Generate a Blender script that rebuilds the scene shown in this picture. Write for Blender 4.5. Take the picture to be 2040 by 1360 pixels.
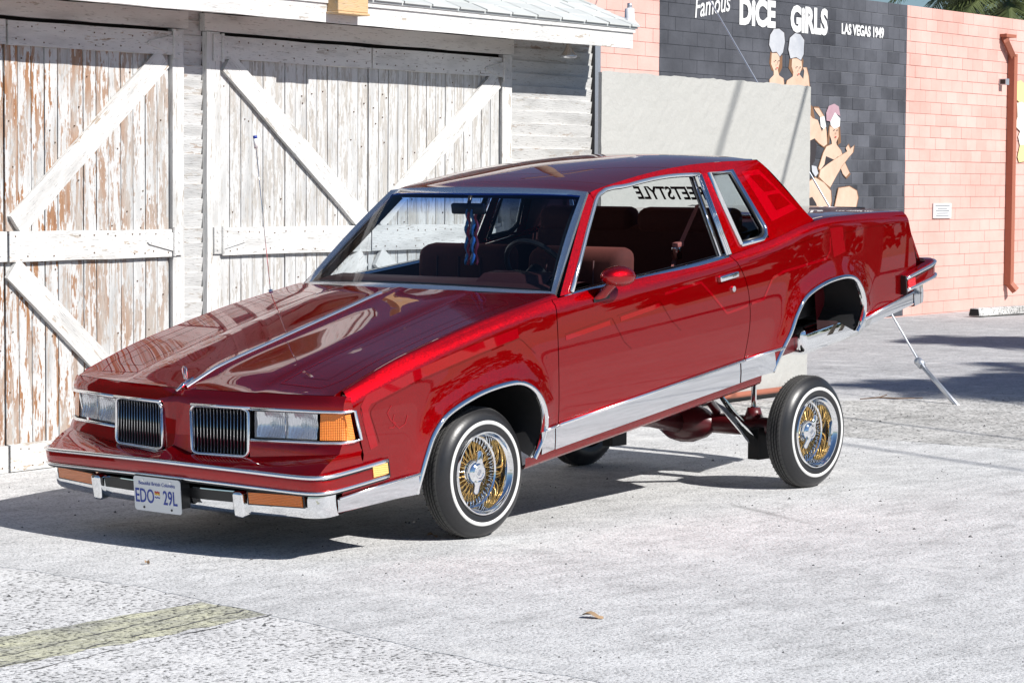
import bpy, bmesh, math, random
import numpy as np
from mathutils import Vector, Matrix
random.seed(7); RNG = np.random.RandomState(7)
for o in list(bpy.data.objects): bpy.data.objects.remove(o)
SC = bpy.context.scene; COL = SC.collection
rad = math.radians
# ------------------------------------------------------------------ camera
cam_d = bpy.data.cameras.new('camera'); cam = bpy.data.objects.new('camera', cam_d); COL.objects.link(cam)
CAMP = (-8.694, -7.627, 1.606); PITCH, YAW, ROLL = 0.0618, 0.7102, -0.0061
_d = Vector((math.cos(YAW)*math.cos(PITCH), math.sin(YAW)*math.cos(PITCH), -math.sin(PITCH)))
_r = Vector((math.sin(YAW), -math.cos(YAW), 0)); _u = _r.cross(_d)
_r2 = _r*math.cos(ROLL) - _u*math.sin(ROLL); _u2 = _r2.cross(_d)
cam.matrix_world = Matrix(((_r2.x, _u2.x, -_d.x, CAMP[0]), (_r2.y, _u2.y, -_d.y, CAMP[1]), (_r2.z, _u2.z, -_d.z, CAMP[2]), (0, 0, 0, 1)))
cam_d.sensor_fit = 'HORIZONTAL'; cam_d.sensor_width = 36; cam_d.lens = 5121.0/2040*36
cam_d.clip_start = 0.1; cam_d.clip_end = 2000
SC.camera = cam
# ------------------------------------------------------------------ sky, sun, exposure
SUNV = Vector((0.15, -1.16, 1.0)).normalized()          # towards the sun
W = bpy.data.worlds.new('World'); SC.world = W; W.use_nodes = True
nt = W.node_tree; bg = nt.nodes['Background']; sky = nt.nodes.new('ShaderNodeTexSky')
sky.sky_type = 'NISHITA'; sky.sun_disc = False; sky.sun_elevation = math.asin(SUNV.z); sky.sun_rotation = math.atan2(SUNV.x, SUNV.y)
sky.air_density = 1.0; sky.dust_density = 0.15; sky.ozone_density = 6.0
nt.links.new(sky.outputs[0], bg.inputs[0]); bg.inputs[1].default_value = 0.062
sd = bpy.data.lights.new('sun', 'SUN'); sun = bpy.data.objects.new('sun', sd); COL.objects.link(sun)
sd.energy = 5.0; sd.angle = rad(0.53); sd.color = (1.0, 0.965, 0.92)
sun.rotation_euler = SUNV.to_track_quat('Z', 'Y').to_euler(); sun.location = (2, -12, 14)
vs = SC.view_settings; vs.view_transform = 'Standard'; vs.look = 'None'; vs.exposure = 0.36; vs.gamma = 1; vs.use_curve_mapping = False
SC.render.engine = 'CYCLES'
# ------------------------------------------------------------------ materials
MATS = {}
def newmat(name):
    m = bpy.data.materials.new(name); m.use_nodes = True; MATS[name] = m
    return m, m.node_tree, m.node_tree.nodes['Principled BSDF']
def simple(name, col, rough=0.5, metal=0.0, **kw):
    m, t, b = newmat(name)
    b.inputs['Base Color'].default_value = (*col, 1); b.inputs['Roughness'].default_value = rough; b.inputs['Metallic'].default_value = metal
    for k, v in kw.items(): b.inputs[k.replace('_', ' ')].default_value = v
    return m
class G:
    """tiny node-graph helper"""
    def __init__(s, t): s.t = t
    def n(s, typ, **kw):
        x = s.t.nodes.new(typ)
        for k, v in kw.items(): setattr(x, k, v)
        return x
    def l(s, a, b): s.t.links.new(a, b)
    def pos(s): return s.n('ShaderNodeNewGeometry').outputs['Position']
    def obj(s): return s.n('ShaderNodeTexCoord').outputs['Object']
    def mapping(s, vec, scale=(1, 1, 1), rot=(0, 0, 0), loc=(0, 0, 0)):
        m = s.n('ShaderNodeMapping'); s.l(vec, m.inputs[0]); m.inputs['Scale'].default_value = scale; m.inputs['Rotation'].default_value = rot; m.inputs['Location'].default_value = loc
        return m.outputs[0]
    def noise(s, vec, scale=5, detail=4, rough=0.55, dist=0.0):
        n = s.n('ShaderNodeTexNoise'); s.l(vec, n.inputs['Vector']); n.inputs['Scale'].default_value = scale; n.inputs['Detail'].default_value = detail
        n.inputs['Roughness'].default_value = rough; n.inputs['Distortion'].default_value = dist
        return n.outputs['Fac']
    def vor(s, vec, scale, feature='F1', out='Distance', rnd=1.0):
        n = s.n('ShaderNodeTexVoronoi', feature=feature); s.l(vec, n.inputs['Vector']); n.inputs['Scale'].default_value = scale; n.inputs['Randomness'].default_value = rnd
        return n.outputs[out]
    def ramp(s, fac, stops):
        r = s.n('ShaderNodeValToRGB'); s.l(fac, r.inputs[0]); e = r.color_ramp.elements
        while len(e) < len(stops): e.new(0.5)
        for i, (p, c) in enumerate(stops):
            e[i].position = p; e[i].color = (c, c, c, 1) if isinstance(c, (int, float)) else (*c, 1)
        return r.outputs[0]
    def math(s, op, a, b=None, clamp=False):
        m = s.n('ShaderNodeMath', operation=op, use_clamp=clamp)
        for i, v in enumerate((a, b)):
            if v is None: continue
            if isinstance(v, (int, float)): m.inputs[i].default_value = v
            else: s.l(v, m.inputs[i])
        return m.outputs[0]
    def mix(s, fac, a, b, mode='MIX'):
        m = s.n('ShaderNodeMix', data_type='RGBA', blend_type=mode)
        for sock, v in ((m.inputs[0], fac), (m.inputs[6], a), (m.inputs[7], b)):
            if isinstance(v, (int, float)): sock.default_value = v
            elif isinstance(v, tuple): sock.default_value = (*v, 1)
            else: s.l(v, sock)
        return m.outputs[2]
    def bump(s, h, strength=0.3, dist=0.01):
        b = s.n('ShaderNodeBump'); s.l(h, b.inputs['Height']); b.inputs['Strength'].default_value = strength; b.inputs['Distance'].default_value = dist
        return b.outputs[0]

def paint_mat(name, base, tint, ct=(0.46, 0.006, 0.050)):
    m, t, b = newmat(name); g = G(t); o = g.obj()
    cells = g.vor(o, 520, out='Color'); big = g.vor(o, 240, out='Color')
    nb = g.n('ShaderNodeNewGeometry').outputs['Normal']
    sub = g.n('ShaderNodeVectorMath', operation='SUBTRACT'); g.l(cells, sub.inputs[0]); sub.inputs[1].default_value = (.5, .5, .5)
    sc = g.n('ShaderNodeVectorMath', operation='SCALE'); g.l(sub.outputs[0], sc.inputs[0]); sc.inputs['Scale'].default_value = 0.20
    sub2 = g.n('ShaderNodeVectorMath', operation='SUBTRACT'); g.l(big, sub2.inputs[0]); sub2.inputs[1].default_value = (.5, .5, .5)
    sc2 = g.n('ShaderNodeVectorMath', operation='SCALE'); g.l(sub2.outputs[0], sc2.inputs[0]); sc2.inputs['Scale'].default_value = 0.09
    ad = g.n('ShaderNodeVectorMath', operation='ADD'); g.l(nb, ad.inputs[0]); g.l(sc.outputs[0], ad.inputs[1])
    ad2 = g.n('ShaderNodeVectorMath', operation='ADD'); g.l(ad.outputs[0], ad2.inputs[0]); g.l(sc2.outputs[0], ad2.inputs[1])
    nm = g.n('ShaderNodeVectorMath', operation='NORMALIZE'); g.l(ad2.outputs[0], nm.inputs[0]); g.l(nm.outputs[0], b.inputs['Normal'])
    fl = g.vor(o, 130, out='Distance'); rndc = g.vor(o, 130, out='Color')
    sp = g.n('ShaderNodeSeparateColor'); g.l(rndc, sp.inputs[0])
    isf = g.math('MULTIPLY', g.math('LESS_THAN', fl, 0.17), g.math('GREATER_THAN', sp.outputs[0], 0.93))
    c = g.mix(isf, base, tint); g.l(c, b.inputs['Base Color'])
    b.inputs['Metallic'].default_value = 0.9; b.inputs['Roughness'].default_value = 0.42
    b.inputs['Coat Weight'].default_value = 1.0; b.inputs['Coat Roughness'].default_value = 0.015; b.inputs['Coat IOR'].default_value = 1.55; b.inputs['Coat Tint'].default_value = (*ct, 1)
    return m
PAINT = paint_mat('candy_red_paint', (0.86, 0.035, 0.06), (1.0, 0.9, 0.9))
PAINT2 = paint_mat('candy_red_pattern', (0.90, 0.05, 0.10), (1.0, 0.9, 0.9), (0.68, 0.018, 0.11))
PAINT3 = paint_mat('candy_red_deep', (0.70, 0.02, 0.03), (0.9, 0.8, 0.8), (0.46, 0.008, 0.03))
CHROME = simple('chrome', (0.86, 0.87, 0.88), 0.035, 1.0)
BRIGHT = simple('bright_trim', (0.93, 0.94, 0.95), 0.20, 0.95)
STEEL = simple('stainless_trim', (0.74, 0.75, 0.77), 0.06, 1.0)
GOLD = simple('gold_plate', (0.92, 0.60, 0.22), 0.10, 1.0)
BLACK = simple('black_plastic', (0.012, 0.012, 0.013), 0.35)
UNDER = simple('underbody_black', (0.010, 0.010, 0.011), 0.6)
UNDERRED = simple('frame_red_enamel', (0.085, 0.005, 0.008), 0.38, 0.0, Coat_Weight=0.4)
MAROON = simple('maroon_vinyl', (0.045, 0.010, 0.012), 0.55)
WHITEWALL = simple('whitewall', (0.64, 0.635, 0.615), 0.5)
PLATE = simple('plate_white', (0.80, 0.80, 0.78), 0.4); PBLUE = simple('plate_blue', (0.02, 0.05, 0.32), 0.4)
PRED = simple('flag_red', (0.5, 0.02, 0.02), 0.4); PYEL = simple('flag_gold', (0.75, 0.45, 0.04), 0.4)
def velour():
    m, t, b = newmat('maroon_velour'); g = G(t); n = g.noise(g.pos(), 60, 4)
    g.l(g.mix(n, (0.030, 0.004, 0.004), (0.065, 0.010, 0.008)), b.inputs['Base Color']); b.inputs['Roughness'].default_value = 0.9
    b.inputs['Sheen Weight'].default_value = 0.5; b.inputs['Sheen Tint'].default_value = (.5, .12, .08, 1)
    return m
VELOUR = velour()
def rubber():
    m, t, b = newmat('tyre_rubber'); g = G(t); n = g.noise(g.obj(), 90, 3)
    sx = g.n('ShaderNodeSeparateXYZ'); g.l(g.obj(), sx.inputs[0])
    rr = g.math('SQRT', g.math('ADD', g.math('MULTIPLY', sx.outputs[0], sx.outputs[0]), g.math('MULTIPLY', sx.outputs[2], sx.outputs[2])))
    tr = g.ramp(rr, [(0.2955, 0.0), (0.2975, 1.0)])
    side_ = g.mix(n, (0.010, 0.010, 0.011), (0.022, 0.022, 0.024)); g.l(g.mix(tr, side_, g.mix(n, (0.05, 0.049, 0.047), (0.10, 0.098, 0.094))), b.inputs['Base Color'])
    g.l(g.ramp(rr, [(0.285, 0.36), (0.297, 0.8)]), b.inputs['Roughness'])
    g.l(g.bump(n, 0.15, 0.002), b.inputs['Normal']); return m
RUBBER = rubber()
def glassm(name, tint, band=None):
    m = bpy.data.materials.new(name); m.use_nodes = True; t = m.node_tree; t.nodes.clear(); g = G(t)
    out = g.n('ShaderNodeOutputMaterial'); tr = g.n('ShaderNodeBsdfTransparent'); gl = g.n('ShaderNodeBsdfGlossy'); gl.inputs['Roughness'].default_value = 0.0
    geo = g.n('ShaderNodeNewGeometry'); dt = g.n('ShaderNodeVectorMath', operation='DOT_PRODUCT'); g.l(geo.outputs['Normal'], dt.inputs[0]); g.l(geo.outputs['Incoming'], dt.inputs[1]); mx = g.n('ShaderNodeMixShader')
    fr = g.math('ADD', g.math('MULTIPLY', g.math('POWER', g.math('SUBTRACT', 1.0, g.math('ABSOLUTE', dt.outputs['Value'])), 5.0), 0.95), 0.05)
    g.l(fr, mx.inputs[0]); g.l(tr.outputs[0], mx.inputs[1]); g.l(gl.outputs[0], mx.inputs[2]); g.l(mx.outputs[0], out.inputs[0])
    tr.inputs[0].default_value = (*tint, 1)
    if band:
        sx = g.n('ShaderNodeSeparateXYZ'); g.l(g.n('ShaderNodeTexCoord').outputs['UV'], sx.inputs[0])
        g.l(g.ramp(sx.outputs[1], [(0.72, tint), (0.88, band)]), tr.inputs[0])
    return m
GLASS = glassm('clear_glass', (0.80, 0.84, 0.85)); WSGLASS = glassm('windshield_glass', (0.70, 0.76, 0.80), (0.13, 0.26, 0.60)); TINT = glassm('tinted_glass', (0.62, 0.68, 0.72))
def lens(name, col, rib, rough=0.12):
    m, t, b = newmat(name); g = G(t); o = g.obj(); sx = g.n('ShaderNodeSeparateXYZ'); g.l(o, sx.inputs[0])
    w = g.math('SINE', g.math('MULTIPLY', sx.outputs[1], rib)); w2 = g.math('SINE', g.math('MULTIPLY', sx.outputs[2], rib))
    h = g.math('ADD', w, w2)
    g.l(g.mix(g.math('MULTIPLY_ADD', h, 0.2), tuple(c*0.9 for c in col), col), b.inputs['Base Color'])
    g.l(g.bump(h, 0.5, 0.003), b.inputs['Normal']); b.inputs['Roughness'].default_value = rough
    b.inputs['Coat Weight'].default_value = 1.0; b.inputs['Coat Roughness'].default_value = 0.03; b.inputs['Subsurface Weight'].default_value = 0.15
    return m
AMBER = lens('amber_lens', (1.0, 0.25, 0.004), 900); AMBER.node_tree.nodes['Principled BSDF'].inputs['Metallic'].default_value = 0.1; AMBER.node_tree.nodes['Principled BSDF'].inputs['Roughness'].default_value = 0.4; AMBER2 = lens('signal_lens', (1.0, 0.22, 0.0), 900); AMBER2.node_tree.nodes['Principled BSDF'].inputs['Metallic'].default_value = 0.3; AMBERPALE = lens('pale_amber_lens', (0.95, 0.55, 0.16), 700); REDLENS = lens('red_lens', (0.8, 0.02, 0.03), 700)
def hl_mat():
    m, t, b = newmat('headlight_reflector'); g = G(t); o = g.obj(); sx = g.n('ShaderNodeSeparateXYZ'); g.l(o, sx.inputs[0])
    w = g.math('SINE', g.math('MULTIPLY', sx.outputs[1], 420)); n = g.noise(o, 14, 3)
    h = g.math('ADD', w, g.math('MULTIPLY', n, 3.0)); g.l(g.bump(h, 0.35, 0.004), b.inputs['Normal'])
    b.inputs['Base Color'].default_value = (0.92, 0.93, 0.95, 1); b.inputs['Metallic'].default_value = 1.0; b.inputs['Roughness'].default_value = 0.16
    b.inputs['Coat Weight'].default_value = 1; b.inputs['Coat Roughness'].default_value = 0.02
    return m
HLREF = hl_mat()
def hl_glass():
    m, t, b = newmat('fluted_lens'); g = G(t); o = g.obj(); sx = g.n('ShaderNodeSeparateXYZ'); g.l(o, sx.inputs[0])
    w = g.math('SINE', g.math('MULTIPLY', sx.outputs[1], 520)); b.inputs['Base Color'].default_value = (0.92, 0.93, 0.95, 1); b.inputs['Roughness'].default_value = 0.12
    g.l(g.bump(w, 0.6, 0.002), b.inputs['Normal']); b.inputs['Coat Weight'].default_value = 1.0; b.inputs['Alpha'].default_value = 0.28
    return m
HLGLASS = hl_glass()
def wood_mat(name, wood1, wood2, paint, thr):
    """old boards: grain along local X, flaking paint; object colour R = bare brown wood, G = amount peeled"""
    m, t, b = newmat(name); g = G(t)
    oi = g.n('ShaderNodeObjectInfo'); rnd = oi.outputs['Random']
    sc = g.n('ShaderNodeSeparateColor'); g.l(oi.outputs['Color'], sc.inputs[0])
    cx = g.n('ShaderNodeCombineXYZ'); g.l(g.math('MULTIPLY', rnd, 37.0), cx.inputs[0]); g.l(g.math('MULTIPLY', rnd, 91.0), cx.inputs[1])
    va = g.n('ShaderNodeVectorMath', operation='ADD'); g.l(g.obj(), va.inputs[0]); g.l(cx.outputs[0], va.inputs[1]); o = va.outputs[0]
    grain = g.noise(g.mapping(o, (3.0, 75, 75)), 1.0, 2, 0.6)
    fine = g.noise(g.mapping(o, (14, 160, 160)), 1.0, 2, 0.7)
    flake = g.noise(g.mapping(o, (3.6, 26, 26)), 1.0, 4, 0.66, 0.3)
    flake2 = g.noise(g.mapping(o, (22, 55, 55)), 1.0, 2, 0.6)
    gm = g.math('ADD', g.math('MULTIPLY', flake, 0.62), g.math('ADD', g.math('MULTIPLY', grain, 0.16), g.math('MULTIPLY', flake2, 0.22)))
    mask = g.ramp(g.math('ADD', gm, g.math('MULTIPLY', g.math('SUBTRACT', sc.outputs[1], 0.5), 0.28)), [(thr, 0.0), (thr+0.018, 1.0)])
    crk = g.ramp(fine, [(0.30, 1.0), (0.39, 0.0)])
    woodc = g.mix(grain, wood1, wood2); grey = g.mix(fine, (0.30, 0.285, 0.26), (0.58, 0.56, 0.525))
    tone = g.noise(g.mapping(o, (2.2, 9, 9)), 1.0, 3)
    wc = g.mix(g.math('MULTIPLY', sc.outputs[0], g.ramp(tone, [(0.36, 0.25), (0.58, 1.0)]), True), grey, woodc)
    dirt = g.ramp(tone, [(0.28, 0.72), (0.52, 1.0)])
    pc = g.mix(1.0, paint, dirt, 'MULTIPLY')
    col = g.mix(mask, pc, wc); col = g.mix(g.math('MULTIPLY', crk, 0.55), col, (0.07, 0.06, 0.055))
    g.l(col, b.inputs['Base Color']); b.inputs['Roughness'].default_value = 0.8
    g.l(g.bump(fine, 0.55, 0.006), b.inputs['Normal'])
    return m
WOOD = wood_mat('peeling_white_wood', (0.22, 0.085, 0.032), (0.40, 0.22, 0.11), (0.58, 0.58, 0.57), 0.522)
FRESH = wood_mat('white_painted_wood', (0.36, 0.22, 0.12), (0.45, 0.33, 0.2), (0.68, 0.675, 0.655), 0.562)
PINE = wood_mat('bare_pine', (0.55, 0.36, 0.17), (0.62, 0.43, 0.24), (0.60, 0.41, 0.22), 0.6)
def concrete(name, a, c, speck, sscale, bumps, streak=None):
    m, t, b = newmat(name); g = G(t); p = g.pos()
    big = g.noise(p, 0.7, 4, 0.6); st = g.noise(g.mapping(p, (3.0, 9, 1), (0, 0, rad(28))), 1.0, 5, 0.7); med = st
    fine = g.noise(p, sscale, 2, 0.7); fine2 = fine
    v = g.math('ADD', g.math('MULTIPLY', big, 0.35), g.math('ADD', g.math('MULTIPLY', med, 0.3), g.math('MULTIPLY', st, 0.35)))
    col = g.mix(g.ramp(v, [(0.36, 0.0), (0.62, 1.0)]), a, c)
    dk = g.ramp(fine, [(0.36, 1.0), (0.48, 0.0)]); col = g.mix(g.math('MULTIPLY', dk, speck), col, tuple(x*0.18 for x in a))
    lt = g.ramp(fine2, [(0.60, 0.0), (0.72, 1.0)]); col = g.mix(g.math('MULTIPLY', lt, 0.5*speck), col, (0.78, 0.77, 0.74))
    stn = g.ramp(g.noise(g.mapping(p, (1, 1.6, 1)), 1.9, 5, 0.7), [(0.33, 0.62), (0.46, 1.0)]); col = g.mix(0.6, col, stn, 'MULTIPLY')
    wsh = g.ramp(g.noise(g.mapping(p, (2.2, 0.9, 1), (0, 0, rad(40))), 1.3, 5, 0.75), [(0.55, 0.0), (0.70, 0.6)]); col = g.mix(wsh, col, (0.72, 0.718, 0.70))
    ed = g.vor(g.mapping(g.mix(0.25, p, g.n('ShaderNodeTexNoise').outputs['Color']), (0.5, 0.5, 0.5)), 0.9, 'DISTANCE_TO_EDGE')
    crack = g.math('MULTIPLY', g.ramp(ed, [(0.0, 1.0), (0.007, 0.0)]), g.ramp(g.noise(p, 0.9, 2), [(0.60, 0.0), (0.70, 1.0)]))
    col = g.mix(g.math('MULTIPLY', crack, 0.45), col, (0.05, 0.048, 0.045))
    g.l(col, b.inputs['Base Color']); b.inputs['Roughness'].default_value = 0.85
    g.l(g.bump(fine, bumps, 0.006), b.inputs['Normal'])
    return m
CONC = concrete('worn_concrete', (0.47, 0.472, 0.47), (0.68, 0.682, 0.678), 0.62, 78, 0.9)
ASPH = concrete('pebbled_asphalt', (0.56, 0.557, 0.55), (0.70, 0.697, 0.69), 1.0, 52, 1.0)
LOT = concrete('parking_lot_asphalt', (0.34, 0.34, 0.345), (0.49, 0.488, 0.49), 0.5, 45, 0.4)
ROUGH = concrete('broken_apron', (0.32, 0.315, 0.30), (0.60, 0.59, 0.57), 0.95, 38, 0.9)
YELLOW = concrete('worn_yellow_patch', (0.26, 0.26, 0.235), (0.64, 0.63, 0.44), 1.0, 55, 0.8)
DARKTAR = concrete('tar_seam', (0.06, 0.06, 0.062), (0.14, 0.14, 0.14), 0.6, 90, 0.6)
def stucco(name, a, c, sc=25, bs=0.25):
    m, t, b = newmat(name); g = G(t); p = g.pos(); n = g.noise(p, 1.3, 3); f = g.noise(p, sc, 3, 0.65)
    g.l(g.mix(g.math('ADD', g.math('MULTIPLY', n, 0.6), g.math('MULTIPLY', f, 0.4)), a, c), b.inputs['Base Color']); b.inputs['Roughness'].default_value = 0.9
    g.l(g.bump(f, bs, 0.01), b.inputs['Normal']); return m
STUCCO = stucco('grey_stucco', (0.37, 0.368, 0.345), (0.46, 0.456, 0.43), 30, 0.45)
def blockm(name, a, c):
    m, t, b = newmat(name); g = G(t); p = g.pos(); oi = g.n('ShaderNodeObjectInfo').outputs['Random']
    n = g.noise(p, 1.1, 5, 0.65); f = g.noise(p, 40, 3)
    v = g.ramp(g.math('ADD', g.math('MULTIPLY', n, 0.80), g.math('MULTIPLY', oi, 0.20)), [(0.30, 0.0), (0.68, 1.0)])
    g.l(g.mix(v, a, c), b.inputs['Base Color']); b.inputs['Roughness'].default_value = 0.9
    g.l(g.bump(f, 0.3, 0.006), b.inputs['Normal']); return m
PINK = blockm('salmon_block_paint', (0.57, 0.315, 0.265), (0.71, 0.45, 0.395))
MBLACK = blockm('mural_black_paint', (0.022, 0.024, 0.031), (0.105, 0.11, 0.128))
MORTAR = simple('mortar', (0.66, 0.41, 0.355), 0.95); MORTARB = simple('mortar_dark', (0.15, 0.155, 0.17), 0.95)
MWHITE = simple('mural_white', (0.70, 0.70, 0.69), 0.8)
SKIN = stucco('mural_flesh', (0.34, 0.16, 0.085), (0.84, 0.66, 0.52), 6, 0.05); MHAIR = simple('mural_brown', (0.20, 0.10, 0.05), 0.9)
MHAT = stucco('mural_hat', (0.16, 0.19, 0.25), (0.66, 0.66, 0.66), 9, 0.05); MPINK = stucco('mural_pink_hat', (0.24, 0.12, 0.16), (0.60, 0.42, 0.46), 9, 0.05)
MYEL = simple('mural_yellow', (0.75, 0.62, 0.28), 0.9); MCREAM = simple('mural_cream', (0.80, 0.70, 0.60), 0.9); MDARK = simple('mural_dress', (0.03, 0.025, 0.028), 0.9)
SHINGLE = blockm('pale_shingle', (0.42, 0.44, 0.43), (0.56, 0.58, 0.57))
GALV = stucco('galvanised', (0.42, 0.45, 0.50), (0.66, 0.68, 0.72), 50, 0.1); GALV.node_tree.nodes['Principled BSDF'].inputs['Metallic'].default_value = 0.7; GALV.node_tree.nodes['Principled BSDF'].inputs['Roughness'].default_value = 0.35
RUST = simple('downspout_brown', (0.36, 0.12, 0.07), 0.6); ENAMEL = simple('white_enamel', (0.8, 0.8, 0.82), 0.3); BULB = simple('bulb_silver', (0.75, 0.76, 0.78), 0.25, 0.8)
DARK = simple('barn_interior_dark', (0.02, 0.018, 0.016), 0.9)
LEAF = simple('dry_leaf', (0.36, 0.24, 0.14), 0.8); LEAF2 = simple('dead_twig', (0.12, 0.07, 0.04), 0.8)
def frond():
    m, t, b = newmat('palm_frond'); g = G(t); n = g.noise(g.pos(), 2.0, 3)
    g.l(g.mix(n, (0.035, 0.06, 0.015), (0.13, 0.15, 0.05)), b.inputs['Base Color']); b.inputs['Roughness'].default_value = 0.6; return m
FROND = frond(); BARK = stucco('palm_bark', (0.13, 0.10, 0.075), (0.25, 0.20, 0.15), 12, 0.6)
# ------------------------------------------------------------------ object helpers
def tag(o, label=None, cat=None, group=None, kind=None):
    for k, v in (('label', label), ('category', cat), ('group', group), ('kind', kind)):
        if v: o[k] = v
    return o
def empty(name, loc=(0, 0, 0), rot=(0, 0, 0), parent=None):
    o = bpy.data.objects.new(name, None); COL.objects.link(o); o.location = loc; o.rotation_euler = rot; o.empty_display_size = 0.2
    if parent: o.parent = parent
    return o
def link(name, me, mat, parent=None):
    o = bpy.data.objects.new(name, me); COL.objects.link(o)
    if mat is not None and not me.materials: me.materials.append(mat)
    if parent: o.parent = parent
    return o
def mesh(name, verts, faces, mat, parent=None, smooth=False, recalc=False, angle=None):
    me = bpy.data.meshes.new(name); me.from_pydata([tuple(map(float, v)) for v in verts], [], [tuple(f) for f in faces]); me.update()
    if recalc:
        bm = bmesh.new(); bm.from_mesh(me); bmesh.ops.recalc_face_normals(bm, faces=bm.faces); bm.to_mesh(me); bm.free()
    if smooth:
        me.polygons.foreach_set('use_smooth', [True]*len(me.polygons))
        if angle: me.set_sharp_from_angle(angle=rad(angle))
    return link(name, me, mat, parent)
def box_vf(x0, x1, y0, y1, z0, z1):
    v = [(x0, y0, z0), (x1, y0, z0), (x1, y1, z0), (x0, y1, z0), (x0, y0, z1), (x1, y0, z1), (x1, y1, z1), (x0, y1, z1)]
    return v, [(0, 3, 2, 1), (4, 5, 6, 7), (0, 1, 5, 4), (1, 2, 6, 5), (2, 3, 7, 6), (3, 0, 4, 7)]
def bevel_me(me, w, seg=1):
    bm = bmesh.new(); bm.from_mesh(me); bmesh.ops.bevel(bm, geom=bm.edges[:], offset=w, segments=seg, affect='EDGES', profile=0.5, clamp_overlap=True); bm.to_mesh(me); bm.free()
class MB:
    """collect geometry into one mesh"""
    def __init__(s): s.v = []; s.f = []
    def add(s, v, f):
        k = len(s.v); s.v += [tuple(x) for x in v]; s.f += [tuple(i+k for i in q) for q in f]; return s
    def box(s, *a): return s.add(*box_vf(*a))
    def tube(s, pts, r, n=8, caps=True):
        v, f = tube_vf(pts, r, n, caps); return s.add(v, f)
    def grid(s, P):
        P = np.asarray(P); a, b = P.shape[:2]
        return s.add(P.reshape(-1, 3).tolist(), [(i*b+j, i*b+j+1, (i+1)*b+j+1, (i+1)*b+j) for i in range(a-1) for j in range(b-1)])
    def build(s, name, mat, parent=None, smooth=False, recalc=True, angle=None): return mesh(name, s.v, s.f, mat, parent, smooth, recalc, angle)
def tube_vf(pts, r, n=8, caps=True):
    pts = [Vector(q) for q in pts]; rs = r if isinstance(r, (list, tuple)) else [r]*len(pts); v = []; f = []
    prev = None
    for i, q in enumerate(pts):
        t = (pts[min(i+1, len(pts)-1)]-pts[max(i-1, 0)]).normalized()
        if prev is None:
            a = Vector((0, 0, 1)) if abs(t.z) < 0.9 else Vector((1, 0, 0)); nx = t.cross(a).normalized()
        else: nx = (prev-t*prev.dot(t)).normalized()
        ny = t.cross(nx); prev = nx
        for k in range(n):
            a = 2*math.pi*k/n; v.append(q+nx*math.cos(a)*rs[i]+ny*math.sin(a)*rs[i])
    for i in range(len(pts)-1):
        for k in range(n): f.append((i*n+k, i*n+(k+1) % n, (i+1)*n+(k+1) % n, (i+1)*n+k))
    if caps: f.append(tuple(range(n-1, -1, -1))); f.append(tuple((len(pts)-1)*n+k for k in range(n)))
    return v, f
def lathe_vf(prof, n=48, closed=False):
    """prof: (radius, axial) pairs, axis = local Y"""
    v = []; f = []; m = len(prof)
    for k in range(n):
        a = 2*math.pi*k/n
        for r, y in prof: v.append((r*math.cos(a), y, r*math.sin(a)))
    for k in range(n):
        k2 = (k+1) % n
        for i in range(m-1 + (1 if closed else 0)): f.append((k*m+i, k*m+(i+1) % m, k2*m+(i+1) % m, k2*m+i))
    return v, f
def text_mesh(name, s, size, mat, parent, M, bold=0.0, xs=1.0, shear=0.0, ext=0.0015, align='CENTER'):
    """flat lettering, converted to mesh; M maps (x right, y up, z out) to the parent's space"""
    cu = bpy.data.curves.new(name, 'FONT'); cu.body = s; cu.size = size; cu.align_x = align; cu.align_y = 'CENTER'; cu.offset = bold; cu.shear = shear; cu.extrude = ext; cu.resolution_u = 3
    tmp = bpy.data.objects.new('tmp', cu); COL.objects.link(tmp); dg = bpy.context.evaluated_depsgraph_get(); dg.update()
    me = bpy.data.meshes.new_from_object(tmp.evaluated_get(dg)); bpy.data.objects.remove(tmp); bpy.data.curves.remove(cu)
    me.transform(M @ Matrix.Diagonal((xs, 1, 1, 1))); me.materials.clear(); me.name = name
    return link(name, me, mat, parent)
def itp(x, tab):
    xs, ys = zip(*tab); return float(np.interp(x, xs, ys))
def smooth_itp(x, tab):
    xs, ys = zip(*tab); xs = np.array(xs); ys = np.array(ys, float)
    m = np.gradient(ys, xs); i = int(np.clip(np.searchsorted(xs, x)-1, 0, len(xs)-2)); h = xs[i+1]-xs[i]; t = np.clip((x-xs[i])/h, 0, 1)
    return float((2*t**3-3*t**2+1)*ys[i]+(t**3-2*t**2+t)*h*m[i]+(-2*t**3+3*t**2)*ys[i+1]+(t**3-t**2)*h*m[i+1])
# ================================================================== GROUND
def sheet(name, pts, z, mat, kind='structure', n=None):
    k = len(pts); return tag(mesh(name, [(x, y, z) for x, y in pts]+[(x, y, -0.014) for x, y in pts], [tuple(range(k))]+[(i, (i+1) % k, k+(i+1) % k, k+i) for i in range(k)], mat), kind=kind)
sheet('ground', [(-400, -400), (400, -400), (400, 400), (-400, 400)], -0.012, LOT)
def ragged(pts, step=0.16, amp=0.02):
    out = []
    for i, a in enumerate(pts):
        b = pts[(i+1) % len(pts)]; L = math.hypot(b[0]-a[0], b[1]-a[1]); n = max(1, min(90, int(L/step)))
        for k in range(n):
            t = k/n; j = amp if k else 0
            out.append((a[0]+(b[0]-a[0])*t+random.uniform(-j, j), a[1]+(b[1]-a[1])*t+random.uniform(-j, j)))
    return out
sheet('concrete_apron', ragged([(-2.28, -9), (16, -9), (10.5, -2.4), (5.2, 0.05), (5.1, 1.5), (6.1, 4.4), (-2.0, 4.4), (-2.02, 0.9), (-1.96, 0.1), (-2.1, -0.8), (-2.27, -2.0)]), -0.004, CONC)
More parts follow.
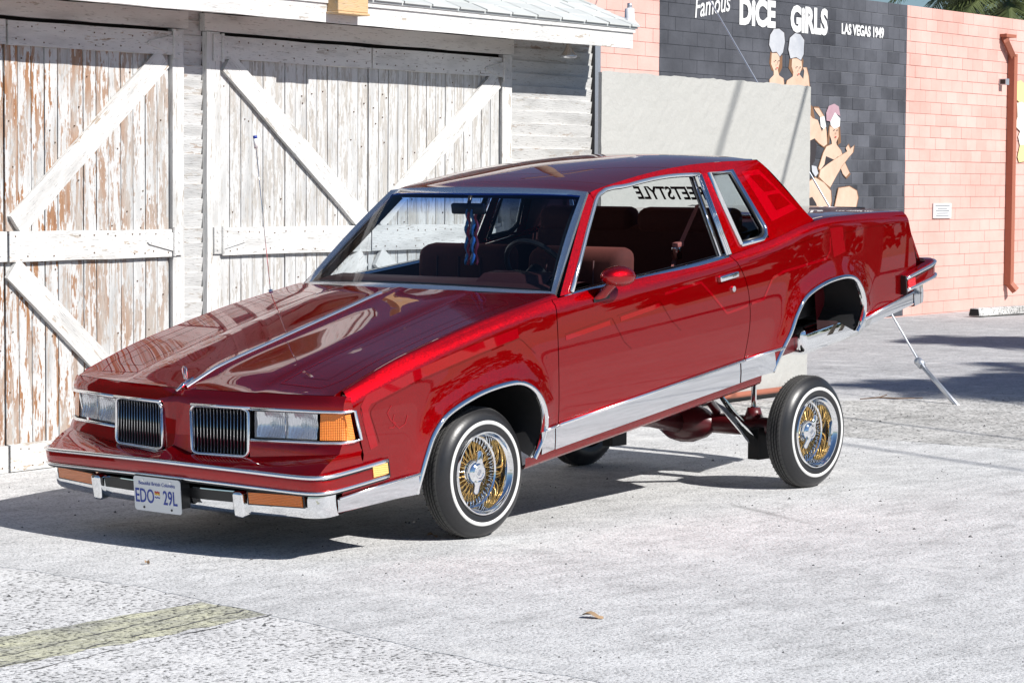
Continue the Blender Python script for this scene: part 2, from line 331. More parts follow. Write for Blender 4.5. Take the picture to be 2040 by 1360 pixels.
sheet('rough_apron', ragged([(5.2, 0.05), (10.5, -2.4), (12.5, -0.2), (8.6, 2.25), (7.45, 2.95), (6.95, 3.6), (6.1, 4.4), (5.1, 1.5)], 0.12, 0.05), -0.0065, ROUGH)
sheet('asphalt_path', ragged([(-2.1, -9), (-2.1, -2.0), (-1.96, -0.8), (-1.82, 0.1), (-1.88, 0.9), (-1.86, 6), (-14, 6), (-14, -9)], 0.14, 0.015), -0.0056, ASPH)
tag(mesh('yellow_ground_marking', [(x, y, -0.0048) for x, y in ragged([(-2.06, -0.36), (-2.08, -0.75), (-3.42, -0.86), (-4.6, -1.2), (-4.3, -0.62), (-3.05, -0.40)], 0.08, 0.018)], [tuple(range(len(ragged([(-2.06, -0.36), (-2.08, -0.75), (-3.42, -0.86), (-4.6, -1.2), (-4.3, -0.62), (-3.05, -0.40)], 0.08, 0.018))))], YELLOW), kind='structure')
def seam(name, a, b, w, z=-0.0035, amp=0.012):
    n = 40; L = []; R = []
    for i in range(n+1):
        t = i/n; x = a[0]+(b[0]-a[0])*t+random.uniform(-amp, amp); y = a[1]+(b[1]-a[1])*t+random.uniform(-amp, amp)
        dx, dy = b[0]-a[0], b[1]-a[1]; l = math.hypot(dx, dy); nx, ny = -dy/l, dx/l; ww = w*random.uniform(0.1, 1.0)**1.5
        L.append((x+nx*ww, y+ny*ww, z)); R.append((x-nx*ww, y-ny*ww, z))
    tag(mesh(name, L+R, [(i, i+1, n+2+i, n+1+i) for i in range(n)], DARKTAR), kind='structure')
seam('ground_seam', (-2.06, -0.48), (-3.9, -0.82), 0.008); seam('ground_seam', (-2.07, -0.62), (-4.2, -1.0), 0.008); seam('ground_seam', (-2.06, -0.76), (-4.5, -1.14), 0.007); seam('ground_seam', (-2.06, -0.35), (-4.2, -0.60), 0.006)
# ================================================================== BARN (local X along the facade, -Y towards the yard)
FA = rad(6.43); FP = (0.161, 3.69, 0)
barn = empty('weathered_barn', FP, (0, 0, FA))
tag(barn, 'weathered white barn with peeling paint, double plank doors and shingle roof behind the car', 'barn')
def board(name, a, b, w, th, off, mat, parent, col=(0.2, 0.4, 0, 1), jit=0.003, tilt=0.0, bev=0.002):
    """board from (s,z) a to b, width w, thickness th, back face at distance off in front of the wall line"""
    A = Vector((a[0], -off, a[1])); B = Vector((b[0], -off, b[1])); X = (B-A); L = X.length; X.normalize(); Z = Vector((0, -1, 0)); Y = Z.cross(X)
    n = max(2, int(L/0.25)); v = []; f = []
    for i in range(n+1):
        x = L*i/n
        for (yy, zz) in ((-w/2, 0), (w/2, 0), (w/2, th), (-w/2, th)): v.append((x, yy+random.uniform(-jit, jit), zz+random.uniform(-jit, jit)*0.4))
    for i in range(n):
        for k in range(4): f.append((i*4+k, i*4+(k+1) % 4, (i+1)*4+(k+1) % 4, (i+1)*4+k))
    f.append((3, 2, 1, 0)); f.append(tuple(n*4+k for k in range(4)))
    o = mesh(name, v, f, mat, parent, recalc=True)
    M = Matrix((( X.x, Y.x, Z.x, A.x), (X.y, Y.y, Z.y, A.y), (X.z, Y.z, Z.z, A.z), (0, 0, 0, 1)))
    if tilt: M = M @ Matrix.Rotation(tilt, 4, 'X')
    o.matrix_local = M; o.color = col
    return o
mesh('inner_wall', *box_vf(-2.9, 6.0, 0.035, 5.0, -0.02, 2.66), DARK, barn)
ORG = lambda s: max(0.0, min(1.0, 1.15-0.55*max(0, s)))
def hinge(parent, s, z, dirn, mat=FRESH):
    b = MB(); y0 = -0.075
    b.box(s-dirn*0.075 if dirn > 0 else s+0.005, s-0.005 if dirn > 0 else s+0.075, y0, y0+0.012, z-0.08, z+0.08)
    b.tube([(s, y0-0.004, z-0.085), (s, y0-0.004, z+0.085)], 0.010, 8)
    t = [(s+dirn*0.004, z+0.055), (s+dirn*0.004, z-0.055), (s+dirn*0.21, z-0.012), (s+dirn*0.225, z), (s+dirn*0.21, z+0.012)]
    k = len(b.v); b.v += [(x, y0-0.001, zz) for x, zz in t]+[(x, y0+0.008, zz) for x, zz in t]; m = len(t)
    b.f += [tuple(k+i for i in range(m)), tuple(k+m+i for i in reversed(range(m)))]+[(k+i, k+m+i, k+m+(i+1) % m, k+(i+1) % m) for i in range(m)]
    for (x, zz) in ((s-dirn*0.045, z+0.055), (s-dirn*0.045, z), (s-dirn*0.045, z-0.055), (s+dirn*0.05, z+0.025), (s+dirn*0.05, z-0.025), (s+dirn*0.12, z), (s+dirn*0.195, z)):
        b.tube([(x, y0-0.004, zz), (x, y0+0.002, zz)], 0.008, 8)
    o = b.build('hinge', mat, parent); o.color = (0.1, 0.2, 0, 1); return o
def door_leaf(s0, s1, braces, label, org, hs):
    d = mesh('door', *box_vf(s0+0.004, s1-0.004, -0.018, 0.02, 0.04, 2.43), DARK, barn); tag(d, label)
    n = int(round((s1-s0)/0.103)); w = (s1-s0)/n
    for i in range(n):
        c = s0+w*(i+0.5); o_ = org(c)
        board('plank', (c, 0.02+random.uniform(0, .01)), (c, 2.42), w-0.0045-random.uniform(0, .003), 0.014+random.uniform(0, .005), 0.02, WOOD, d, (o_, random.uniform(0.42, 0.64)+0.06*o_, 0, 1), 0.0012)
    for z0, z1 in ((2.335, 2.470), (1.155, 1.320), (0.0, 0.150)):
        board('rail', (s0+0.003, (z0+z1)/2), (s1-0.003, (z0+z1)/2+random.uniform(-.004, .004)), z1-z0, 0.026, 0.041, FRESH, d, (org((s0+s1)/2)*0.8, 0.45, 0, 1))
    for a, b in braces: board('brace', a, b, 0.135, 0.026, 0.0405, FRESH, d, (org((s0+s1)/2)*0.8, 0.42, 0, 1), 0.004)
    nb = MB()
    for z0, z1 in ((2.335, 2.470), (1.155, 1.320), (0.0, 0.150)):
        for i in range(n):
            for zz in (z0+.03, z1-.03):
                x = s0+w*(i+0.5)+random.uniform(-.03, .03); z = zz+random.uniform(-.008, .008)
                if random.random() < .75: nb.box(x-.004, x+.004, -.0695, -.066, z-.004, z+.004)
    for i in range(n*3):
        x = s0+w*(random.randrange(n)+.5)+random.uniform(-.03, .03); z = random.uniform(.3, 2.3); nb.box(x-.0035, x+.0035, -.0415, -.036, z-.004, z+.004)
    tag(nb.build('nail_heads', LEAF2, d), kind='stuff')
    for (s, z, dr) in hs: hinge(d, s, z, dr)
    return d
door_leaf(0.0, 1.332, [((0.06, 1.35), (1.26, 2.32)), ((0.03, 1.12), (1.20, 0.19))], 'barn door leaf with orange bare wood showing through flaked paint', ORG, [(1.334, 2.40, -1), (1.334, 1.245, -1)])
door_leaf(-1.40, -0.012, [((-1.3, 2.3), (-0.1, 1.36)), ((-1.3, 0.2), (-0.1, 1.12))], 'barn door leaf at the edge of the yard', ORG, [])
door_leaf(1.772, 3.255, [((1.83, 2.32), (3.18, 1.35)), ((1.83, 0.19), (3.18, 1.12))], 'grey peeling plank door leaf hinged on its left', lambda s: 0.05, [(1.770, 2.40, 1), (1.770, 1.245, 1)])
door_leaf(3.262, 4.752, [((4.69, 2.32), (3.34, 1.35)), ((4.69, 0.19), (3.34, 1.12))], 'grey peeling plank door leaf hinged on its right', lambda s: 0.04, [(4.754, 2.385, -1), (4.754, 1.245, -1)])
for (s0, s1) in ((1.340, 1.440), (1.645, 1.765), (4.762, 4.880), (-1.52, -1.408)):
    board('post', ((s0+s1)/2, -0.005), ((s0+s1)/2, 2.492), s1-s0, 0.035, 0.026, FRESH, barn, (0.25, 0.48, 0, 1))
board('header_board', (-1.56, 2.547), (1.470, 2.547), 0.105, 0.04, 0.03, FRESH, barn, (0.2, 0.3, 0, 1))
board('header_board', (1.615, 2.547), (4.890, 2.547), 0.105, 0.04, 0.03, FRESH, barn, (0.2, 0.3, 0, 1))
def siding(s0, s1):
    z = -0.01
    while z < 2.63:
        board('siding_board', (s0, z+0.050+random.uniform(-.002, .002)), (s1, z+0.050+random.uniform(-.002, .002)), 0.102, 0.018, 0.004, WOOD, barn, (random.choice((0.0, 0.1, 0.35)), random.uniform(0.25, 0.45), 0, 1), 0.0015, tilt=0.15)
        z += 0.0880
siding(1.442, 1.643); siding(4.884, 5.985)
board('corner_trim', (6.035, -0.01), (6.035, 2.62), 0.10, 0.03, 0.0, GALV, barn, bev=0)
board('corner_edge', (5.985, -0.01), (5.985, 2.62), 0.022, 0.04, 0.0, BLACK, barn, bev=0)
# eaves and roof
OV = 0.42
board('fascia', (-1.75, 2.632), (5.905, 2.632), 0.115, 0.03, OV-0.03, FRESH, barn, (0.3, 0.40, 0, 1), 0.003)
board('drip_board', (-1.75, 2.712), (5.918, 2.712), 0.045, 0.03, OV-0.018, FRESH, barn, (0.3, 0.1, 0, 1), 0.001)
mesh('soffit', *box_vf(-1.74, 5.895, -(OV-0.032), 0.03, 2.640, 2.655), FRESH, barn)
SL = 0.42
def roofpt(s, d, h=0.0): return (s, -(OV+0.02)+d, 2.738+SL*d+h)
mesh('roof', [roofpt(-1.78, 0), roofpt(5.935, 0), roofpt(5.935, 3.6), roofpt(-1.78, 3.6), roofpt(-1.78, 0, -.02), roofpt(5.935, 0, -.02), roofpt(5.935, 3.6, -.02), roofpt(-1.78, 3.6, -.02)],
     [(0, 1, 2, 3), (7, 6, 5, 4), (0, 4, 5, 1), (1, 5, 6, 2), (2, 6, 7, 3), (3, 7, 4, 0)], SHINGLE, barn)
roof = [o for o in barn.children if o.name.startswith('roof')][0]
for r in range(7):
    s = 1.9+random.uniform(0, .3)
    while s < 5.93:
        e = min(s+0.30, 5.945); d0 = r*0.125-0.015; h = random.uniform(0, .003)
        v = [roofpt(s+.003, d0, 0.012+h), roofpt(e-.003, d0, 0.012+h), roofpt(e-.003, d0+0.24, 0.004), roofpt(s+.003, d0+0.24, 0.004), roofpt(s+.003, d0, 0.001), roofpt(e-.003, d0, 0.001)]
        if e-s > 0.05: mesh('shingle', v, [(0, 1, 2, 3), (0, 4, 5, 1)], SHINGLE, roof)
        s += 0.305
# things fixed to the barn
def barnpt(s, z, off): c, n = math.cos(FA), math.sin(FA); return Vector((FP[0]+c*s+n*off, FP[1]+n*s-c*off, z))
wb = empty('wooden_box', barnpt(2.49, 2.64, OV), (0, 0, FA)); tag(wb, 'raw pine box nailed on the white fascia above the right plank doors', 'box')
o = mesh('body', *box_vf(-0.15, 0.15, -0.09, -0.002, 0.0, 0.22), PINE, wb); bevel_me(o.data, 0.004); o.color = (1, .8, 0, 1)
o = mesh('bottom_board', *box_vf(-0.158, 0.158, -0.098, -0.001, -0.016, -0.001), PINE, wb); bevel_me(o.data, 0.003); o.color = (1, .8, 0, 1)
fl = empty('flood_lamp', barnpt(5.31, 2.64, 0.25), (0, 0, FA)); tag(fl, 'silver flood bulb hanging under the eave at the right end of the barn', 'lamp')
mesh('socket', *lathe_vf([(0.0, 0), (0.022, 0), (0.024, 0.05), (0.02, 0.055), (0.0, 0.055)], 16), BLACK, fl, True).rotation_euler = (rad(-90), 0, 0)
mesh('bulb', *lathe_vf([(0.018, 0.05), (0.022, 0.075), (0.04, 0.11), (0.058, 0.135), (0.06, 0.142), (0.05, 0.152), (0.0, 0.156)], 20), BULB, fl, True).rotation_euler = (rad(-90), 0, 0)
gl = empty('gooseneck_lamp', barnpt(5.95, 2.79, 0.20), (0, 0, FA)); gl.scale = (.62, .62, .62); tag(gl, 'white enamel gooseneck lamp at the gable end above the grey wall', 'lamp')
MB().tube([(-0.08, 0, -0.05), (0.05, 0, 0.02), (0.20, 0, 0.05), (0.36, 0, 0.03)], 0.013, 8).build('arm', GALV, gl, True)
mesh('shade', *lathe_vf([(0.03, 0.14), (0.055, 0.13), (0.06, 0.0), (0.075, -0.02), (0.13, -0.075), (0.135, -0.08), (0.12, -0.075), (0.05, -0.01)], 24), ENAMEL, gl, True).matrix_local = Matrix.Translation((0.42, 0, 0.03)) @ Matrix.Rotation(rad(90), 4, 'X')
mesh('cap', *lathe_vf([(0.0, 0.20), (0.028, 0.195), (0.03, 0.14), (0.0, 0.14)], 16), GALV, gl, True).matrix_local = Matrix.Translation((0.42, 0, 0.03)) @ Matrix.Rotation(rad(90), 4, 'X')
# ================================================================== GREY WALL right of the barn
gw = empty('grey_wall', barnpt(4.68, 0, 0.93), (0, 0, FA)); tag(gw, 'low pale grey stucco wall between the barn and the parking lot', 'wall')
nx, nz = 60, 40; b = MB(); Wd = 3.02
P = np.zeros((nz+1, nx+1, 3))
for i in range(nz+1):
    for j in range(nx+1): P[i, j] = (Wd*j/nx, random.gauss(0, .0012), 0.045+2.315*i/nz+(0.004*math.sin(j*.7)+random.uniform(-.004, .004) if i == nz else 0))
b.grid(P); b.box(0, Wd, 0.003, 0.026, 0.045, 2.352); b.build('wall_face', STUCCO, gw)
mesh('base_gap', *box_vf(0.01, Wd-0.01, 0.006, 0.06, -0.01, 0.045), BLACK, gw)
MB().tube([(0.4, -0.04, 0.045), (1.6, -0.045, 0.05), (2.75, -0.04, 0.045)], 0.022, 8).build('base_pipe', RUST, gw, True)
# ================================================================== BLOCK WALL with the mural
WA = rad(5.0); WP = (20.106, 9.448, 0)
bw_ = empty('block_wall', WP, (0, 0, WA)); tag(bw_, 'tall salmon painted block wall with a black mural panel across the parking lot', 'wall')
WS0, WS1, WH, CH, BL = -9.7, 7.5, 3.79, 3.79/26, 0.2915
mesh('mortar_core', *box_vf(WS0, WS1, 0.008, 0.30, -0.02, WH-0.01), MORTAR, bw_)
mesh('mural_core', *box_vf(-7.395, -1.765, 0.006, 0.02, 0, WH-0.012), MORTARB, bw_)
blk_me = {}
def block_me(L, mat):
    key = (round(L, 3), mat.name)
    if key not in blk_me:
        v, f = box_vf(0.0014, L-0.0014, 0.0, 0.03, 0.0026, CH-0.0026); me = bpy.data.meshes.new('block'); me.from_pydata(v, [], f); bevel_me(me, 0.004); me.materials.append(mat); blk_me[key] = me
    return blk_me[key]
restP, restB, cnt = MB(), MB(), 0
for r in range(26):
    edges = [WS0] + [WS0+(k+(0.5 if r % 2 else 0))*BL for k in range(1 if r % 2 == 0 else 0, 62)]
    es = sorted(set([round(e, 4) for e in edges if WS0 <= e < WS1] + [-7.39, -1.77, WS1]))
    es2 = [es[0]]
    for e in es[1:]:
        if e-es2[-1] > 0.02: es2.append(e)
    for a, c in zip(es2[:-1], es2[1:]):
        mid = (a+c)/2; blackp = -7.39 < mid < -1.77; mat = MBLACK if blackp else PINK; z = r*CH
        vis = (-4.1 < mid < -1.77 and z > 1.25) or (-1.77 < mid < 1.8 and z > 1.85)
        dy = random.uniform(-.0015, .0015)
        if vis and cnt < 300:
            cnt += 1; o = link('block', block_me(c-a, mat), mat, bw_); o.location = (a, dy, z)
        else:
            v, f = box_vf(a+.0014, c-.0014, dy, dy+0.03, z+.0026, z+CH-.0026); (restB if blackp else restP).add(v, f)
tag(restP.build('salmon_blocks', PINK, bw_), kind='stuff'); tag(restB.build('mural_blocks', MBLACK, bw_), kind='stuff')
MURAL = [
 (MHAIR, [(-5.09, 3.07), (-5.03, 3.11), (-4.89, 3.10), (-4.82, 3.04), (-4.82, 2.91), (-4.88, 2.84), (-5.06, 2.87), (-5.11, 2.95)]),
 (SKIN, [(-5.10, 2.69), (-5.10, 2.77), (-5.01, 2.82), (-5.01, 2.87), (-5.07, 2.94), (-5.06, 3.06), (-4.89, 3.07), (-4.88, 2.96), (-4.92, 2.88), (-4.89, 2.82), (-4.79, 2.79), (-4.77, 2.70)]),
 (MHAT, [(-5.05, 3.07), (-5.12, 3.15), (-5.10, 3.26), (-5.02, 3.33), (-4.90, 3.34), (-4.79, 3.30), (-4.77, 3.20), (-4.81, 3.08), (-4.88, 3.03), (-4.95, 3.08)]),
 (MHAIR, [(-4.65, 3.05), (-4.57, 3.08), (-4.39, 3.08), (-4.34, 3.00), (-4.36, 2.90), (-4.59, 2.84), (-4.68, 2.91)]),
 (SKIN, [(-4.74, 2.69), (-4.71, 2.77), (-4.58, 2.82), (-4.57, 2.87), (-4.61, 2.93), (-4.60, 3.02), (-4.39, 3.03), (-4.37, 2.93), (-4.43, 2.85), (-4.34, 2.80), (-4.32, 2.89), (-4.35, 2.93), (-4.27, 2.93), (-4.22, 2.84), (-4.19, 2.70), (-4.33, 2.69)]),
 (MHAT, [(-4.64, 3.02), (-4.69, 3.12), (-4.66, 3.25), (-4.54, 3.31), (-4.42, 3.30), (-4.33, 3.24), (-4.34, 3.08), (-4.40, 3.01), (-4.51, 3.04)]),
 (MHAIR, [(-4.21, 2.53), (-4.11, 2.49), (-4.06, 2.36), (-4.11, 2.31), (-4.20, 2.30)]),
 (SKIN, [(-4.23, 2.43), (-4.11, 2.36), (-3.99, 2.34), (-3.89, 2.21), (-3.86, 2.25), (-3.94, 2.38), (-4.04, 2.44), (-4.09, 2.48), (-3.97, 2.48), (-3.85, 2.39), (-3.78, 2.21), (-3.76, 2.07), (-3.84, 2.04), (-3.96, 2.08), (-4.06, 2.13), (-4.22, 2.09)]),
 (MWHITE, [(-3.94, 2.37), (-3.84, 2.39), (-3.79, 2.27), (-3.85, 2.24), (-3.92, 2.27)]),
 (MDARK, [(-4.22, 2.09), (-4.06, 2.13), (-4.01, 2.05), (-4.05, 1.87), (-4.12, 1.82), (-4.21, 1.82)]),
 (MHAIR, [(-3.73, 2.27), (-3.46, 2.29), (-3.43, 2.09), (-3.51, 2.06), (-3.51, 2.18), (-3.70, 2.17), (-3.72, 2.05), (-3.76, 2.11)]),
 (SKIN, [(-3.96, 1.79), (-3.85, 1.97), (-3.78, 2.04), (-3.65, 2.07), (-3.66, 2.11), (-3.71, 2.18), (-3.71, 2.27), (-3.50, 2.28), (-3.49, 2.16), (-3.55, 2.09), (-3.53, 2.06), (-3.43, 2.00), (-3.32, 1.85), (-3.21, 1.74), (-3.30, 1.69), (-3.38, 1.73), (-3.50, 1.89), (-3.59, 1.89), (-3.74, 1.92), (-3.83, 1.83), (-3.92, 1.77)]),
 (MDARK, [(-3.79, 1.93), (-3.59, 1.89), (-3.50, 1.93), (-3.47, 1.86), (-3.71, 1.82), (-3.83, 1.82)]),
 (MPINK, [(-3.79, 2.34), (-3.80, 2.43), (-3.74, 2.51), (-3.61, 2.54), (-3.50, 2.51), (-3.46, 2.40), (-3.59, 2.43), (-3.68, 2.33)]),
 (MWHITE, [(-3.70, 2.33), (-3.59, 2.44), (-3.46, 2.37), (-3.47, 2.28), (-3.60, 2.25), (-3.69, 2.29)]),
 (SKIN, [(-3.95, 1.69), (-3.92, 1.77), (-3.74, 1.84), (-3.50, 1.92), (-3.28, 1.99), (-3.32, 2.03), (-3.26, 2.07), (-3.21, 2.02), (-3.12, 2.06), (-3.14, 1.98), (-3.23, 1.93), (-3.40, 1.82), (-3.54, 1.70), (-3.68, 1.57), (-3.83, 1.63)]),
 (MHAT, [(-4.13, 1.82), (-4.02, 1.81), (-3.97, 1.73), (-4.04, 1.69), (-4.12, 1.75)]),
 (SKIN, [(-4.21, 1.63), (-4.04, 1.68), (-3.83, 1.62), (-3.67, 1.53), (-3.65, 1.41), (-3.70, 1.27), (-4.20, 1.27)]),
 (MDARK, [(-4.20, 1.44), (-4.11, 1.46), (-4.01, 1.38), (-3.96, 1.27), (-4.20, 1.27)]),
 (SKIN, [(-3.48, 1.56), (-3.22, 1.58), (-3.04, 1.53), (-3.00, 1.45), (-3.08, 1.26), (-3.60, 1.27), (-3.53, 1.44)]),
 (MYEL, [(1.29, 2.85), (1.36, 2.97), (1.50, 2.99), (1.69, 2.92), (1.82, 2.80), (1.83, 2.64), (1.48, 2.69), (1.34, 2.75)]),
 (MCREAM, [(1.39, 2.69), (1.54, 2.71), (1.83, 2.64), (1.85, 2.14), (1.50, 2.13), (1.44, 2.25), (1.50, 2.32), (1.34, 2.39), (1.41, 2.51)]),
 (MYEL, [(1.50, 2.14), (1.85, 2.15), (1.86, 1.94), (1.48, 1.91), (1.43, 1.98)])]

for i, (m, pts) in enumerate(MURAL):
    cx_, cz_ = sum(q[0] for q in pts)/len(pts), sum(q[1] for q in pts)/len(pts)
    if m in (SKIN, MHAT): mesh('mural_outline', [(cx_+(s-cx_)*1.07, -0.0033-0.0006*i, cz_+(z-cz_)*1.07) for s, z in pts], [tuple(range(len(pts)))], MHAIR if m is SKIN else MDARK, bw_)
    o = mesh('mural_figure', [(s, -0.0036-0.0006*i, z) for s, z in pts], [tuple(range(len(pts)))], m, bw_)
for (fx, fz) in ((-4.965, 2.945), (-4.475, 2.895), (-3.58, 2.20)):      # painted eyes and lips
    for (dx, dz, w_, h_, m_) in ((-.035, .035, .028, .010, MDARK), (.04, .035, .028, .010, MDARK), (.003, -.045, .032, .014, PRED), (.005, .0, .008, .02, MHAIR)):
        mesh('mural_face_mark', [(fx+dx-w_/2, -.020, fz+dz-h_/2), (fx+dx+w_/2, -.020, fz+dz-h_/2), (fx+dx+w_/2, -.020, fz+dz+h_/2), (fx+dx-w_/2, -.020, fz+dz+h_/2)], [(0, 1, 2, 3)], m_, bw_)
MW = lambda s, z: Matrix(((1, 0, 0, s), (0, 0, -1, -0.006), (0, 1, 0, z), (0, 0, 0, 1)))
def murtext(t, s, z, size, bold, xs, shear=0.0, rot=0.0): return text_mesh('mural_lettering', t, size, MWHITE, bw_, MW(s, z) @ Matrix.Rotation(rot, 4, 'Z'), bold, xs, shear, 0.001)
murtext('DiCE', -5.39, 3.475, 0.385, 0.020, 0.94); murtext('GiRLS', -4.22, 3.455, 0.385, 0.020, 0.89)
murtext('LAS VEGAS 1949', -2.92, 3.41, 0.165, 0.007, 0.90); murtext('Famous', -6.36, 3.51, 0.30, 0.003, 0.80, 0.35, 0.16); murtext('THE', -7.06, 3.60, 0.17, 0.004, 0.9)
ds = empty('downspout', (WP[0]+math.cos(WA)*1.15+math.sin(WA)*0.0, WP[1]+math.sin(WA)*1.15, 0), (0, 0, WA)); tag(ds, 'brown metal downspout running down the salmon block wall', 'downspout')
b = MB(); b.box(-0.05, 0.05, -0.10, -0.006, 0.30, 3.32); b.build('pipe', RUST, ds)
MB().tube([(-0.24, -0.02, 3.56), (-0.24, -0.06, 3.48), (-0.01, -0.06, 3.28)], 0.05, 4).build('elbow', RUST, ds); mesh('scupper', *box_vf(-0.30, 0.0, -0.10, -0.004, 3.53, 3.57), RUST, ds)
MB().tube([(0.0, -0.05, 0.33), (0.05, -0.13, 0.22)], 0.055, 4).build('outlet', RUST, ds)
sg = empty('notice_sign', (WP[0]+math.cos(WA)*-0.77, WP[1]+math.sin(WA)*-0.77, 0), (0, 0, WA)); tag(sg, 'small white notice on the salmon wall beside the mural', 'sign')
mesh('panel', *box_vf(-0.25, 0.25, -0.02, -0.006, 1.19, 1.375), MWHITE, sg)
for k, (w, zz) in enumerate(((0.20, 1.345), (0.14, 1.31), (0.19, 1.28), (0.16, 1.25), (0.18, 1.222))): mesh('print_line', *box_vf(-w, w, -0.0215, -0.0202, zz-.006, zz+.006), STEEL, sg)
wl = empty('wall_light', (WP[0]+math.cos(WA)*0.90, WP[1]+math.sin(WA)*0.90, 2.95), (0, 0, WA)); tag(wl, 'small box light beside the downspout on the salmon wall', 'lamp')
mesh('housing', *box_vf(-0.05, 0.05, -0.10, -0.006, -0.04, 0.04), GALV, wl); mesh('face', *box_vf(-0.055, -0.051, -0.09, -0.02, -0.03, 0.03), BLACK, wl)
ws = empty('wheel_stop', (18.9, 8.62, 0), (0, 0, rad(-2))); tag(ws, 'grey concrete wheel stop in front of the salmon wall', 'wheel stop')
prof = [(-0.09, 0), (0.09, 0), (0.07, 0.10), (-0.07, 0.10)]
o = mesh('body', [(0, y, z) for y, z in prof]+[(2.0, y, z) for y, z in prof], [(3, 2, 1, 0), (4, 5, 6, 7), (0, 1, 5, 4), (1, 2, 6, 5), (2, 3, 7, 6), (3, 0, 4, 7)], ROUGH, ws, recalc=True); bevel_me(o.data, 0.012)
mesh('end_scuff', [(-0.003, y*.8, z*.8+.01) for y, z in prof], [(0, 1, 2, 3)], BLACK, ws)

# unseen trees off to the right, added to be mirrored in paint and chrome
def tree_mass(name, pts, label):
    b = MB(); rnd = random.Random(11)
    for (x, y, r, h) in pts:
        for k in range(420):
            th = rnd.uniform(0, 2*math.pi); ph = math.acos(rnd.uniform(-.7, 1)); rr = r*(.75+.35*rnd.random()); c = Vector((x+rr*math.sin(ph)*math.cos(th), y+rr*math.sin(ph)*math.sin(th), h*.55+h*.45*math.cos(ph)*(.8+.3*rnd.random())))
            u = Vector((rnd.gauss(0, 1), rnd.gauss(0, 1), rnd.gauss(0, 1))).normalized()*.5; v = u.orthogonal().normalized()*.4; b.add([c-u, c+v, c+u, c-v], [(0, 1, 2, 3)])
        b.tube([(x, y, -.1), (x, y, h*.5)], [.3, .2], 8)
    o = b.build(name, FROND, None, False, False); tag(o, label, 'trees', kind='stuff')
tree_mass('reflection_trees', [(8, -46, 4, 7), (16, -44, 5, 8), (25, -40, 4, 6), (33, -34, 5, 8), (40, -27, 4, 6), (46, -20, 5, 8), (52, -12, 4, 7), (-4, -50, 5, 8), (-14, -48, 4, 6)], 'unseen row of dark trees beyond the yard, added for the car paint to mirror')

pb_ = MB(); rp_ = random.Random(5)
for k in range(900):                                            # loose grit on the paving
    x, y = rp_.uniform(-4.5, 9), rp_.uniform(-3.4, 3.4); r = rp_.uniform(.002, .0065)*(1.8 if rp_.random() < .06 else 1)
    a = rp_.uniform(0, 6.28); v = [(x+r*math.cos(a+i*1.57)*rp_.uniform(.7, 1.3), y+r*math.sin(a+i*1.57)*rp_.uniform(.7, 1.3), -.004) for i in range(4)]+[(x, y, r*.9-.003)]
    pb_.add(v, [(0, 1, 4), (1, 2, 4), (2, 3, 4), (3, 0, 4)])
tag(pb_.build('loose_grit', DARKTAR), kind='stuff')
# ================================================================== THE CAR
# body frame: x rearwards from the front axle, y towards the car's left side, z up; the raised rear pitches it
AL = 0.15388; CA, SA = math.cos(AL), math.sin(AL); YC = 0.8463; RW = 0.299; WBX = 2.67
car = empty('car', (0, YC, 0)); tag(car, 'candy red lowrider coupe with chrome trim and its rear jacked high', 'car')
def bw(q): return (q[0]*CA-q[2]*SA, -q[1], q[0]*SA+q[2]*CA)           # body -> car space
def bws(P):
    P = np.asarray(P, float); return np.stack([P[..., 0]*CA-P[..., 2]*SA, -P[..., 1], P[..., 0]*SA+P[..., 2]*CA], -1)
def pmesh(name, verts, faces, mat, parent=None, **kw): return mesh(name, [bw(v) for v in verts], faces, mat, parent or car, **kw)
def pgrid(name, P, mat, parent=None, smooth=True, angle=None):
    b = MB(); b.grid(bws(P)); return b.build(name, mat, parent or car, smooth, True, angle)
def ptube(name, pts, r, mat, parent=None, n=8): 
    v, f = tube_vf([bw(q) for q in pts], r, n); return mesh(name, v, f, mat, parent or car, True, True)
def pbox(name, x0, x1, y0, y1, z0, z1, mat, parent=None, bev=0.0, seg=2):
    v, f = box_vf(x0, x1, y0, y1, z0, z1); o = pmesh(name, v, f, mat, parent, recalc=True)
    if bev: 
        bevel_me(o.data, bev, seg); o.data.polygons.foreach_set('use_smooth', [True]*len(o.data.polygons)); o.data.set_sharp_from_angle(angle=rad(40))
    return o
def resample(pts, n):
    p = np.asarray(pts, float); d = np.r_[0, np.cumsum(np.linalg.norm(np.diff(p, axis=0), axis=1))]; t = np.linspace(0, d[-1], n)
    return np.stack([np.interp(t, d, p[:, k]) for k in range(p.shape[1])], 1)
def crv(pts, n):
    """smooth curve through points (Catmull-Rom), n samples"""
    p = np.asarray(pts, float); q = np.vstack([2*p[0]-p[1], p, 2*p[-1]-p[-2]]); out = []
    for i in range(len(p)-1):
        a, b, c, d = q[i:i+4]
        for t in np.linspace(0, 1, 12, endpoint=False): out.append(0.5*((2*b)+(c-a)*t+(2*a-5*b+4*c-d)*t*t+(3*b-a-3*c+d)*t**3))
    out.append(p[-1]); return resample(out, n)
ZT = [(-.83, .826), (-.80, .836), (-.59, .878), (-.284, .922), (.08, .958), (.614, .985), (.75, .984), (1.327, .966), (1.97, .954), (2.35, .965), (2.70, .996), (2.85, .998), (3.15, .972), (3.45, .937), (3.70, .902)]
zt = lambda x: smooth_itp(x, ZT)
AF = [(-.470, .322), (-.437, .392), (-.391, .482), (-.332, .565), (-.230, .628), (-.022, .669), (.186, .672), (.295, .645), (.375, .578), (.409, .485), (.394, .400), (.318, .300)]
AR = [(2.245, .300), (2.333, .400), (2.405, .470), (2.476, .560), (2.574, .632), (2.757, .668), (2.949, .666), (3.050, .628), (3.106, .536), (3.104, .440), (3.030, .362)]
AFc = crv(AF, 60); ARc = crv(AR, 60)
